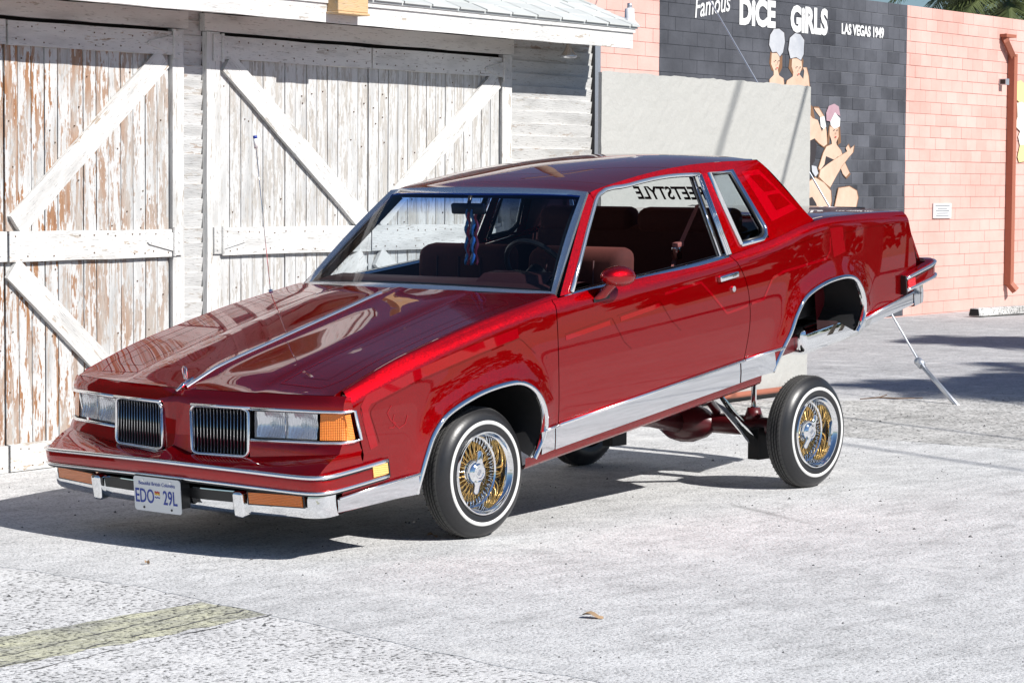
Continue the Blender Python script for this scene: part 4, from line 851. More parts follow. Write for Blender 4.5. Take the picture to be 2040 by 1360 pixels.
for k, s in enumerate((1, -1)):
    # A pillar and roof rail
    b = MB(); b.grid(bws(bil([(.668, .988), (.752, .986), (1.232, 1.366), (1.178, 1.390)], 3, 9, s)))
    xs = np.linspace(1.20, 2.08, 20); wz = lambda x: smooth_itp(x, [(1.20, 1.350), (1.236, 1.369), (1.49, 1.384), (1.80, 1.381), (2.08, 1.352)])
    b.grid(bws([[gp(x, zr(x)+.0006, s) for x in xs], [gp(x, (zr(x)+wz(x))/2, s, .003) for x in xs], [gp(x, wz(x), s) for x in xs], [(x, s*(GY(wz(x))-.03), wz(x)) for x in xs]]))
    pil = b.build('front_pillar', PAINT, car, True, False, 30)
    # window moulding
    ptube('window_trim', [gp(*q, s, .004) for q in [(.752, .992), (.90, 1.108), (1.06, 1.236), (1.20, 1.344), (1.228, 1.362)]]+[gp(x, wz(x)-.002, s, .005) for x in np.linspace(1.25, 2.05, 14)], .0115, BRIGHT, car, 8)
    pgrid('inner_pillar', bil([(.70, .985), (.79, .985), (1.24, 1.345), (1.19, 1.375)], 3, 6, s, -.045), BLACK, pil)
    # B pillar: fluted stainless plate, black channel inboard
    pb = pgrid('centre_pillar', bil([(1.955, .955), (2.008, .955), (2.075, 1.352), (2.035, 1.350)], 2, 10, s, .006), STEEL, car)
    for t in (.25, .55, .8): ptube('flute', [gp(*(np.array((1.955, .958))*(1-t)+np.array((2.008, .958))*t), s, .007), gp(*(np.array((2.035, 1.350))*(1-t)+np.array((2.075, 1.351))*t), s, .007)], .004, CHROME, pb, 6)
    pgrid('channel', bil([(1.905, .955), (1.955, .955), (2.035, 1.350), (1.985, 1.352)], 2, 6, s, -.012), BLACK, pb)
    ptube('glass_run', [gp(1.925, .96, s, -.006), gp(2.005, 1.345, s, -.006)], .006, STEEL, pb, 6)
    # sail panel with the opera window hole
    cols = [lambda z: 2.008+(z-.955)/.397*.067, lambda z: 2.112+(z-.968)*.063, lambda z: 2.366-(z-.985)*.141, None]
    rear = lambda z: smooth_itp(z, [(.995, 2.790), (1.05, 2.757), (1.20, 2.682), (1.334, 2.590), (1.356, 2.568)])
    xa, xb, xc = cols[0], cols[1], cols[2]
    zl = lambda x: zt(x)
    B0 = [(xa(.955), zl(2.008)), (xb(.96), zl(2.11)), (2.375, zl(2.375)), (2.795, zl(2.795))]
    B1 = [(xa(.985), .985), (xb(.975), .972), (xc(.985), .982), (rear(1.03), 1.03)]
    B2 = [(xa(1.345), 1.345), (xb(1.345), 1.345), (xc(1.335), 1.332), (rear(1.325), 1.325)]
    B3 = [(xa(1.38), zr(2.08)), (xb(1.38), zr(2.14)), (xc(1.36), zr(2.32)), (2.562, zr(2.562))]
    b = MB()
    def cell(i, Ra, Rb, n=6, m=6): b.grid(bws(bil([Ra[i], Ra[i+1], Rb[i+1], Rb[i]], n, m, s)))
    for i in (0, 1, 2): cell(i, B0, B1); cell(i, B2, B3)
    cell(0, B1, B2); cell(2, B1, B2, 8, 14)
    b.grid(bws([[gp(rear(z), z, s) for z in np.linspace(1.0, 1.354, 12)], [(rear(z)-.015, s*(GY(z)-.05), z) for z in np.linspace(1.0, 1.354, 12)]]))
    sp_ = b.build('sail_panel', PAINT, car, True, False, 30)
    wl_ = [(xb(.985)+.0, .985), (xb(1.345), 1.345), (xc(1.335), 1.332), (2.362, 1.03), (2.340, .998), (2.300, .982)]
    ow = pgrid('opera_window', bil([(wl_[0][0], .978), (2.362, .990), (xc(1.335), 1.334), (xb(1.345), 1.345)], 2, 2, s, -.012), TINT, car)
    frame('opera_trim', [gp(*q, s, .004) for q in wl_], .013, CHROME, ow, 8)
    frame('opera_gasket', [gp(x+(2.24-x)*.10, z+(1.16-z)*.06, s, -.003) for x, z in wl_], .010, BLACK, ow, 6)
    pgrid('inner_sail', bil([(2.38, .99), (2.78, 1.0), (2.57, 1.33), (2.34, 1.34)], 3, 3, s, -.05), MAROON, sp_)
# rear window, with the club name reversed from inside
RGb, RGt = (2.765, .735, 1.018), (2.578, .625, 1.345)
rg = pgrid('rear_window', [[(RGb[0]+.03*(1-u*u), RGb[1]*u, RGb[2]) for u in np.linspace(-1, 1, 9)], [(RGt[0]+.01*(1-u*u), RGt[1]*u, RGt[2]+.02*(1-u*u)) for u in np.linspace(-1, 1, 9)]], GLASS, car)
frame('rear_window_trim', [(RGb[0], -RGb[1], RGb[2]), (RGb[0]+.03, 0, RGb[2]), RGb, RGt, (RGt[0]+.01, 0, RGt[2]+.02), (RGt[0], -RGt[1], RGt[2])], .012, CHROME, rg, 8)
up = (Vector(bw((2.588, 0, 1.365)))-Vector(bw((2.795, 0, 1.018)))).normalized(); rt = Vector((0, -1, 0)); nz_ = rt.cross(up)
cpt = Vector(bw((2.712, 0.02, 1.140)))-nz_*0.010
M = Matrix(((rt.x*-1, up.x, nz_.x, cpt.x), (rt.y*-1, up.y, nz_.y, cpt.y), (rt.z*-1, up.z, nz_.z, cpt.z), (0, 0, 0, 1)))
text_mesh('window_decal', 'STREETSTYLE', .125, BLACK, rg, M, .0030, .78, 0, .0005)
# ------------------------------------------------------------------ deck and tail
P = []
for i, x in enumerate(np.r_[2.74, np.linspace(2.80, 3.655, 16)]):
    r_ = []
    for u in np.linspace(-1, 1, 21):
        ye = Y(x, zt(x))-.055; ze = zt(x)+.004; zc = ze+.020
        r_.append((x+.012*(1-u*u)*(i > 12), ye*u, ze+(zc-ze)*(1-abs(u)**2.5)))
    P.append(r_)
P.append([(x+.012, y, z-.018) for x, y, z in P[-1]])
deck = pgrid('trunk_lid', P, PAINT, car, True, 40)
for k, s in enumerate((1, -1)):
    xs = np.linspace(2.78, 3.672, 24); pgrid('quarter_top', [[(x, s*Y(x, zt(x)), zt(x)) for x in xs], [(x, s*(Y(x, zt(x))-.026), zt(x)+.005) for x in xs], [(x, s*(Y(x, zt(x))-.050), zt(x)+.005) for x in xs], [(x, s*(Y(x, zt(x))-.051), zt(x)-.02) for x in xs]], PAINT, quarters[k])
TP = [(.0, 3.70, .0), ]
tail = pgrid('tail_panel', [[(x, y, z) for y in (-w_, -w_*.97, -.4, 0, .4, w_*.97, w_)] for x, z, w_ in ((3.668, .905, .815), (3.690, .86, .838), (3.715, .75, .858), (3.745, .63, .868), (3.775, .615, .868))], PAINT, car, True, 40)
for s in (1, -1):
    pmesh('tail_lamp', [(3.700, s*.50, .86), (3.700, s*.818, .855), (3.752, s*.845, .66), (3.752, s*.50, .66)], [(0, 1, 2, 3)], REDLENS, tail)
    ptube('lamp_edge', [(3.688, s*.826, .885), (3.715, s*.855, .75), (3.748, s*.868, .635)], .008, CHROME if False else PAINT3, tail)
BR = [(0, 3.955), (.4, 3.95), (.70, 3.935), (.84, 3.915), (.885, 3.885), (.905, 3.82), (.908, 3.72), (.908, 3.545)]
def rpath(dx, z0, z1, dy=0): 
    h = [(x+(dx if y < .9 else 0), y+dy, z0+(z1-z0)*max(0, min(1, (x-3.545)/.36))) for y, x in BR]; return bsm([(x, -y, z) for x, y, z in h[::-1]]+h[1:], 80)
rb = pgrid('rear_bumper', [rpath(-.06, .575, .615, -.03), rpath(-.01, .568, .608), rpath(0, .555, .595, .003), rpath(0, .515, .545, .003), rpath(-.008, .480, .505), rpath(-.05, .470, .495, -.03)], PAINT, car, True, 30)
ptube('rub_strip', rpath(.002, .556, .592, .006), .010, BRIGHT, rb); ptube('rub_strip', rpath(.0, .490, .518, .005), .010, BRIGHT, rb)
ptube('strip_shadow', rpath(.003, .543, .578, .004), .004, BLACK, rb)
for s in (1, -1):
    pmesh('side_marker', [(3.556, s*.916, .545), (3.632, s*.915, .553), (3.632, s*.915, .506), (3.556, s*.916, .500), (3.556, s*.9, .545), (3.632, s*.9, .553), (3.632, s*.9, .506), (3.556, s*.9, .500)], [(0, 1, 2, 3), (0, 4, 5, 1), (1, 5, 6, 2), (2, 6, 7, 3), (3, 7, 4, 0)], REDLENS, rb, recalc=True)
    pmesh('end_cap', [(3.536, s*.914, .570), (3.545, s*.914, .571), (3.545, s*.914, .470), (3.536, s*.914, .466), (3.536, s*.87, .570), (3.545, s*.87, .571), (3.545, s*.87, .470), (3.536, s*.87, .466)], [(0, 1, 2, 3), (0, 3, 7, 4), (0, 4, 5, 1), (3, 2, 6, 7), (1, 5, 6, 2)], BLACK, rb)
def rchr(z, dx, dy=0): h = [(3.905+dx, 0, z), (3.90+dx, .4, z), (3.885+dx, .70, z), (3.862+dx, .80+dy, z), (3.80+dx*.6, .852+dy, z), (3.675, .872+dy, z)]; return bsm([(x, -y, z_) for x, y, z_ in h[::-1]]+h[1:], 60)
pgrid('rear_chrome_bar', [rchr(.475, 0), rchr(.44, .008), rchr(.40, .002), rchr(.375, -.012), rchr(.368, -.06, -.04)], CHROME, rb, True, 40)
pbox('bumper_guard', 3.875, 3.925, .44, .50, .37, .50, CHROME, rb, .012); pbox('bumper_guard', 3.875, 3.925, -.50, -.44, .37, .50, CHROME, rb, .012)
# ------------------------------------------------------------------ wheels
def build_wheel(name):
    w = mesh(name, *lathe_vf([(.1905, .010), (.197, .005), (.212, .001), (.232, .000), (.252, .0035), (.270, .013), (.283, .0245), (.2905, .034), (.2965, .0415), (.2990, .0475), (.2990, .0580), (.2925, .0586), (.2925, .0642), (.2990, .0648), (.2990, .0745), (.2925, .0751), (.2925, .0807), (.2990, .0813), (.2990, .091), (.2925, .0916), (.2925, .0972), (.2990, .0978), (.2990, .1085), (.2965, .1145), (.2905, .122), (.283, .1315), (.270, .143), (.252, .1525), (.232, .156), (.212, .155), (.1905, .146)], 96), RUBBER, car, True, True, 35)
    for v in w.data.vertices:                                   # contact patch
        if v.co.z < -.2915: v.co.z = -.2915+(v.co.z+.2915)*.35
    b = MB()
    for k in range(70):                                         # shoulder sipes
        a = 2*math.pi*k/70
        for (y0, y1, r0, r1) in ((.036, .0475, .2925, .2998), (.1085, .120, .2925, .2998)):
            c, s_ = math.cos(a), math.sin(a); t = (-s_, c); dd = .0026
            q = [(r0*c+t[0]*dd, y0, r0*s_+t[1]*dd), (r0*c-t[0]*dd, y0, r0*s_-t[1]*dd), (r1*c-t[0]*dd, y1, r1*s_-t[1]*dd), (r1*c+t[0]*dd, y1, r1*s_+t[1]*dd)]
            b.add(q, [(0, 1, 2, 3)])
    for yb_ in (.0535, .0697, .0862, .1027):                    # tread sipes
        for k in range(72):
            a = 2*math.pi*(k+(yb_*37 % 1))/72; a2 = a+.03
            b.add([(.2995*math.cos(a), yb_-.005, .2995*math.sin(a)), (.2995*math.cos(a+.015), yb_-.005, .2995*math.sin(a+.015)), (.2995*math.cos(a2+.015), yb_+.005, .2995*math.sin(a2+.015)), (.2995*math.cos(a2), yb_+.005, .2995*math.sin(a2))], [(0, 1, 2, 3)])
    b.v = [(x, y, z if z > -.2915 else -.2935) for x, y, z in b.v]
    tag(b.build('tread_sipes', UNDER, w), kind='stuff')
    mesh('whitewall', *lathe_vf([(.2225, .0004), (.2235, -.0016), (.231, -.0026), (.2380, -.0016), (.2395, .0012)], 96), WHITEWALL, w, True)
    rim = mesh('rim', *lathe_vf([(.191, .014), (.1925, .004), (.189, -.003), (.184, -.003), (.180, .004), (.176, .016), (.172, .020), (.170, .030), (.1665, .060), (.1645, .082), (.158, .088), (.156, .096), (.1555, .125), (.150, .132), (.150, .150)], 72), CHROME, w, True, False, 32)
    mesh('rim_back', *lathe_vf([(.152, .145), (.0, .140)], 36), UNDER, w, True)
    mesh('gold_band', *lathe_vf([(.1550, .112), (.1540, .113), (.1532, .126), (.1515, .130)], 60), GOLD, rim, True)
    b = MB(); c = MB()
    for k in range(44):
        for (r0, y0, r1, y1, da, ph) in ((.058, .074, .1535, .112, .16 if k % 2 else -.16, 0), (.046, .096, .1535, .103, .30 if k % 2 else -.30, .5)):
            a0 = 2*math.pi*(k+ph)/44; a1 = a0+da
            p0 = Vector((r0*math.cos(a0), y0, r0*math.sin(a0))); p1 = Vector((r1*math.cos(a1), y1, r1*math.sin(a1)))
            b.tube([p0, p0.lerp(p1, .86)], .0026, 5, False); c.tube([p0.lerp(p1, .85), p1], .0036, 5, False)
    tag(b.build('spokes', GOLD, w, True), kind='stuff'); tag(c.build('spoke_nipples', CHROME, w, True), kind='stuff')
    mesh('hub', *lathe_vf([(.0, .066), (.050, .066), (.060, .069), (.062, .075), (.056, .080), (.040, .088), (.047, .094), (.047, .104), (.038, .110), (.038, .135)], 40), CHROME, w, True, False, 35)
    kn = mesh('knock_off', *lathe_vf([(.0, .037), (.024, .0375), (.027, .0355), (.036, .036), (.040, .039), (.050, .045), (.056, .053), (.059, .066)], 32), CHROME, w, True, False, 30)
    for sg_ in (1, -1):
        P = [(-.026, .050, .035), (.026, .050, .035), (.016, .050, .062), (.017, .052, .088), (.008, .053, .099), (-.008, .053, .099), (-.017, .052, .088), (-.016, .050, .062)]
        v = [(x, y-.009, sg_*z) for x, y, z in P]+[(x, y+.006, sg_*z) for x, y, z in P]; n = len(P)
        o = mesh('wing', v, [tuple(range(n)), tuple(range(2*n-1, n-1, -1))]+[(i, n+i, n+(i+1) % n, (i+1) % n) for i in range(n)], CHROME, kn, recalc=True); bevel_me(o.data, .003, 2); o.data.polygons.foreach_set('use_smooth', [True]*len(o.data.polygons))
        o.rotation_euler = (0, rad(8), 0)
    for k in range(3): mesh('bar_mark', *box_vf(-.006+.006*k-.0018, -.006+.006*k+.0018, .0360, .0385, -.014, .014), STEEL, kn).rotation_euler = (0, rad(35), 0)
    return w
def copy_tree(o, parent):
    c = o.copy(); COL.objects.link(c); c.parent = parent
    for ch in o.children: copy_tree(ch, c)
    return c
w0 = build_wheel('wheel'); w0.location = (0, -YC, RW-.006)
spots = [((WBX, -YC, RW-.006), 0.0, 23), ((0, YC+.004, RW-.006), math.pi, 50), ((WBX, YC+.004, RW-.006), math.pi, 77)]
for loc, rz, spin in spots:
    w = copy_tree(w0, car); w.location = loc; w.rotation_euler = (0, 0, rz)
    for ch in w.children:
        if ch.name.split('.')[0] in ('rim', 'spokes', 'spoke_nipples', 'hub', 'knock_off'): ch.rotation_euler = (0, rad(spin), 0)
# ------------------------------------------------------------------ running gear (car space, not pitched)
ax = MB(); ax.tube([(WBX, -.70, .300), (WBX, -.30, .300), (WBX, .30, .300), (WBX, .70, .300)], [.046, .056, .056, .046], 16)
axle = ax.build('rear_axle', UNDERRED, car, True)
v, f = lathe_vf([(.0, -.17), (.05, -.16), (.10, -.11), (.135, -.04), (.14, .02), (.125, .08), (.07, .15), (.0, .17)], 24)
o = mesh('differential', [(x*.80+WBX-.03, y*1.15, z*.80+.295) for x, y, z in v], f, UNDERRED, axle, True)
MB().tube([(WBX-.12, 0, .30), (WBX-.45, 0, .34), (.9, 0, .33)], [.06, .035, .035], 10).build('drive_shaft', UNDERRED, axle, True)
for s in (-1, 1):
    o = MB().tube([(WBX-.05, s*.50, .195), (2.24, s*.50, .485), (1.98, s*.50, .68)], .030, 10).build('trailing_arm', CHROME, axle, True)
    mesh('arm_bracket', *box_vf(WBX-.10, WBX+.03, s*.50-.035, s*.50+.035, .13, .30), UNDER, axle)
    o = MB().tube([(WBX, s*.43, .335), (WBX, s*.43, .40)], [.055, .035], 12).build('cylinder_cup', UNDERRED, axle, True)
    MB().tube([(WBX, s*.43, .375), (WBX, s*.43, .405)], .021, 12).build('ball_joint', CHROME, axle, True)
    MB().tube([(WBX, s*.43, .40), (WBX, s*.43, .98)], .0145, 12).build('lift_piston', CHROME, axle, True)
    MB().tube([(WBX-.02, s*.20, .36), (2.30, s*.27, .60), (2.05, s*.30, .72)], .022, 8).build('upper_arm', UNDERRED, axle, True)
    MB().tube([(.02, s*.66, .26), (.05, s*.34, .24)], .028, 8).build('front_arm', UNDER, car, True)
MB().tube([(WBX-.03, .12, .36), (2.45, .16, .48), (2.15, .2, .58)], .007, 6).build('brake_hose', BLACK, axle, True)
# underbody
ptube('exhaust_pipe', [(.6, -.30, .24), (1.9, -.32, .25), (2.35, -.45, .40), (3.0, -.50, .42), (3.55, -.50, .30)], .028, UNDER)
ptube('brake_line', [(1.7, .58, .27), (2.0, .50, .30), (2.15, .30, .25), (2.35, .12, .12)], .006, BLACK)
ptube('hydraulic_hose', [(2.95, .35, .40), (2.85, .40, .55), (2.75, .42, .62), (2.72, .44, .45)], .012, BLACK)
pbox('floor_pan', .47, 2.22, -.80, .80, .285, .33, UNDER); pbox('front_floor', -.80, .47, -.50, .50, .285, .33, UNDER); pbox('engine_block', -.62, .45, -.36, .36, .30, .72, UNDER); pbox('radiator_panel', -.74, -.70, -.78, .78, .32, .78, UNDER)
for s in (-1, 1): pbox('frame_rail', -.70, 3.55, s*.52-.04, s*.52+.04, .25, .33, UNDERRED, bev=.006)
pbox('trunk_floor', 2.28, 3.66, -.44, .44, .385, .43, UNDERRED); pbox('trunk_sides', 2.30, 3.66, -.60, .60, .43, .93, UNDER)
pbox('rear_valance', 3.62, 3.72, -.84, .84, .39, .62, UNDER)
v, f = box_vf(2.94, 3.56, -.42, .62, .225, .385); o = pmesh('fuel_tank', v, f, CHROME, recalc=True); bevel_me(o.data, .05, 4); o.data.polygons.foreach_set('use_smooth', [True]*len(o.data.polygons))
for s in (-1, 1): pgrid('inner_fender', [[(x, s*.66, z) for x in (3.02, 3.3, 3.64)] for z in (.36, .45, .62)], UNDERRED)
pmesh('well_lower', [(2.40, .458, .36), (3.04, .458, .34), (3.06, .458, .50), (2.46, .458, .455)], [(0, 1, 2, 3)], UNDERRED)
# ------------------------------------------------------------------ cabin
pbox('cabin_floor', .55, 2.35, -.80, .80, .33, .36, MAROON)
for k, s in enumerate((1, -1)):
    pgrid('door_lining', [[(x, s*.80, z) for x in np.linspace(.62, 1.97, 6)] for z in (.36, .70, .94)]+[[(x, s*.835, .965) for x in np.linspace(.62, 1.97, 6)]], MAROON, doors[k])
    P = [[(x, s*(GY(zt(x))+dy), zt(x)+dz) for x in np.linspace(.70, 1.985, 24)] for dy, dz in ((-.055, -.004), (-.045, .006), (-.012, .008), (.0, .0), (.004, -.010))]
    pgrid('belt_trim', P, CHROME, doors[k], True, 50)
    pgrid('belt_seal', [[(x, s*(GY(zt(x))+dy), zt(x)+dz) for x in np.linspace(.80, 1.95, 12)] for dy, dz in ((-.036, .011), (-.022, .011))], BLACK, doors[k])
    pgrid('quarter_lining', [[(x, s*.80, z) for x in np.linspace(1.97, 2.75, 5)] for z in (.74, .85, .96)], MAROON, quarters[k]); pgrid('quarter_kick', [[(x, s*.80, z) for x in (1.97, 2.20)] for z in (.36, .74)], MAROON, quarters[k])
dash = pgrid('dashboard', [[(x, y, z) for y in np.linspace(-.80, .80, 9)] for x, z in ((.53, 1.000), (.66, 1.000), (.80, 1.012), (.92, 1.008), (.965, .985), (.955, .85), (.90, .62), (.80, .40))], MAROON, car, True, 50)
pgrid('instrument_hood', [[(x, y, z) for y in np.linspace(.20, .64, 7)] for x, z in ((.82, 1.012), (.88, 1.040), (.97, 1.040), (.985, 1.015), (.965, .93))], MAROON, dash, True)
def cushion(name, x0, x1, y0, y1, z0, z1, lean, parent=None, bev=.05):
    v, f = box_vf(0, x1-x0, y0, y1, 0, z1-z0); bm = bmesh.new(); vs_ = [bm.verts.new(q) for q in v]
    for q in f: bm.faces.new([vs_[i] for i in q])
    bmesh.ops.bevel(bm, geom=bm.edges[:], offset=bev, segments=4, affect='EDGES', clamp_overlap=True, profile=.5)
    for q in bm.verts:
        x, y, z = q.co; X = x0+x+lean*z; Z = z0+z; q.co = bw((X, y, Z))
    me = bpy.data.meshes.new(name); bmesh.ops.recalc_face_normals(bm, faces=bm.faces); bm.to_mesh(me); bm.free(); me.polygons.foreach_set('use_smooth', [True]*len(me.polygons))
    return link(name, me, VELOUR, parent or car)
for s in (1, -1):
    st = cushion('front_seat', .98, 1.40, min(s*.06, s*.70), max(s*.06, s*.70), .42, .62, 0)
    cushion('backrest', 1.26, 1.42, min(s*.07, s*.68), max(s*.07, s*.68), .58, 1.08, .18, st, .06)
for s in (1, -1):
    for yy in (.22, .37, .52): ptube('seat_seam', [(1.262+.18*.05, s*yy, .64), (1.262+.18*.44, s*yy, 1.03)], .006, MAROON, car, 5); ptube('seat_seam', [(1.418+.18*.05, s*yy, .64), (1.418+.18*.44, s*yy, 1.03)], .006, MAROON, car, 5)
rs = cushion('rear_seat', 1.95, 2.34, -.66, .66, .45, .66, 0)
cushion('backrest', 2.22, 2.38, -.68, .68, .62, 1.03, .24, rs); 
for s in (1, -1): cushion('bolster', 2.31, 2.44, min(s*.02, s*.66), max(s*.02, s*.66), .99, 1.125, .1, rs, .05)
pmesh('parcel_shelf', [(2.36, -.70, 1.0), (2.36, .70, 1.0), (2.78, .70, 1.012), (2.78, -.70, 1.012)], [(0, 1, 2, 3)], MAROON)
# steering wheel
cs = Vector((1.06, .40, 1.02)); axd = Vector((.90, 0, .44)).normalized(); e1 = Vector((0, 1, 0)); e2 = axd.cross(e1)
sw = ptube('steering_wheel', [tuple(cs+(e1*math.cos(a)+e2*math.sin(a))*.185) for a in np.linspace(0, 2*math.pi, 41)], .013, BLACK, car, 8)
ptube('hub', [tuple(cs-axd*.10), tuple(cs)], [.05, .05], BLACK, sw, 12)
for a in (0, math.pi, 1.5*math.pi): ptube('spoke', [tuple(cs-axd*.02), tuple(cs+(e1*math.cos(a)+e2*math.sin(a))*.18)], .011, STEEL, sw, 6)
ptube('column', [tuple(cs-axd*.10), tuple(cs-axd*.32)], .035, BLACK, sw, 10); ptube('shift_lever', [tuple(cs-axd*.15), tuple(cs-axd*.12+Vector((0, .20, .05)))], .006, CHROME, sw, 6)
rm = pbox('rear_view_mirror', 1.045, 1.07, -.125, .095, 1.300, 1.355, BLACK, car, .01); pmesh('glass', [(1.0715, -.115, 1.307), (1.0715, .085, 1.307), (1.0715, .085, 1.348), (1.0715, -.115, 1.348)], [(0, 1, 2, 3)], CHROME, rm); ptube('mount', [(1.055, -.01, 1.345), (1.075, -.01, 1.39)], .010, BLACK, rm, 8)
for s in (1, -1):
    P = [[(1.20+.0*u, s*(.06+.52*u), 1.375), (1.24, s*(.06+.52*u), 1.395)][k2] for u in (0, 1) for k2 in (0, 1)]
    v, f = box_vf(1.16, 1.30, min(s*.09, s*.58), max(s*.09, s*.58), 1.362, 1.380); o = pmesh('sun_visor', v, f, MAROON); bevel_me(o.data, .006)
sbm = simple('belt_webbing', (.22, .075, .07), .75)
pmesh('seat_belt', [(2.03, .655, 1.20), (2.07, .655, 1.20), (1.93, .62, 1.00), (1.885, .62, 1.00), (1.86, .60, .93), (1.90, .60, .93), (1.85, .6, .7), (1.81, .6, .7)], [(0, 1, 2, 3), (3, 2, 5, 4), (4, 5, 6, 7)], sbm, car)
pbox('belt_buckle', 1.862, 1.912, .605, .635, .945, 1.01, STEEL, car, .006); pbox('belt_guide', 1.875, 1.93, .60, .64, 1.005, 1.03, sbm, car, .006)
lei = empty('mirror_lei', bw((1.062, .0, 1.30))); lei.location = Vector(bw((1.062, 0, 1.30)))+Vector((0, YC, 0)); tag(lei, 'braided red and blue ribbon lei hanging from the rear view mirror', 'lei')
cols_ = [simple('ribbon_red', (.35, .03, .05), .6), simple('ribbon_blue', (.06, .22, .45), .6), simple('ribbon_grey', (.35, .37, .42), .6)]
for k, (dy, ph) in enumerate(((-.032, 0), (-.018, 1.5), (-.004, 3.0), (.012, .8), (.026, 2.2), (.036, 4))):
    n = 22; pts = [(-.012*math.sin(ph)+.006*math.sin(ph+i*1.1), dy*(.5+.5*min(1, i/6))+.006*math.cos(ph+i*1.1), .05-.30*i/(n-1)) for i in range(n)]
    MB().tube(pts, .0075, 6).build('strand', cols_[k % 3], lei, True)
# ------------------------------------------------------------------ exterior fittings
def ellip(c, r, n=20, m=14):
    v = [(c[0]+r[0]*math.sin(math.pi*i/m)*math.cos(2*math.pi*j/n), c[1]+r[1]*math.sin(math.pi*i/m)*math.sin(2*math.pi*j/n), c[2]+r[2]*math.cos(math.pi*i/m)) for i in range(m+1) for j in range(n)]
    f = [(i*n+j, i*n+(j+1) % n, (i+1)*n+(j+1) % n, (i+1)*n+j) for i in range(m) for j in range(n)]; return v, f
for k, s in enumerate((1, -1)):
    if s > 0:
        v, f = ellip((0, 0, 0), (.118, .072, .050))
        v = [((.995+x*(1 if x < 0 else .72)), s*(.955+y), 1.028+z-.10*x) for x, y, z in v]
        mr = pmesh('door_mirror', v, f, PAINT, doors[k], smooth=True, recalc=True)
        P = [[(.905+dx*(1-t*.15)+.065*t, s*(.885+dy*(1-.1*t)+.06*t), .935+.075*t) for dx, dy in ((-.045, 0), (-.025, .028), (.02, .032), (.05, .01), (.045, -.02), (-.03, -.02), (-.045, 0))] for t in (0, .3, .6, 1)]
        pgrid('mirror_stem', P, PAINT3, mr); pgrid('mirror_base', [[(.86+dx, s*(.885+.012), .932+dz) for dx in (0, .12)] for dz in (-.008, .012)], BLACK, mr)
    hd = pbox('door_handle', 1.845, 2.000, min(s*.895, s*.918), max(s*.895, s*.918), .842, .872, CHROME, doors[k], .007, 3)
    pmesh('handle_recess', [(1.838, s*.9015, .836), (2.006, s*.9005, .836), (2.006, s*.8985, .862), (1.838, s*.8995, .862)], [(0, 1, 2, 3)], PAINT3, hd)
    v, f = tube_vf([bw((1.955, s*.894, .788)), bw((1.955, s*.910, .788))], .0145, 14); mesh('door_lock', v, f, CHROME, doors[k], True, True, 40)
an = ptube('antenna', [(.45, -.855, .985), (.455, -.855, 1.35), (.462, -.855, 1.72)], .0022, STEEL, car, 6); ptube('antenna_base', [(.45, -.855, .975), (.45, -.855, 1.005)], .012, CHROME, an, 10); ptube('antenna_tip', [(.461, -.855, 1.715), (.4625, -.855, 1.775)], .010, PLATE, an, 10); ptube('tip_band', [(.4625, -.855, 1.765), (.463, -.855, 1.779)], .0106, PBLUE, an, 10)
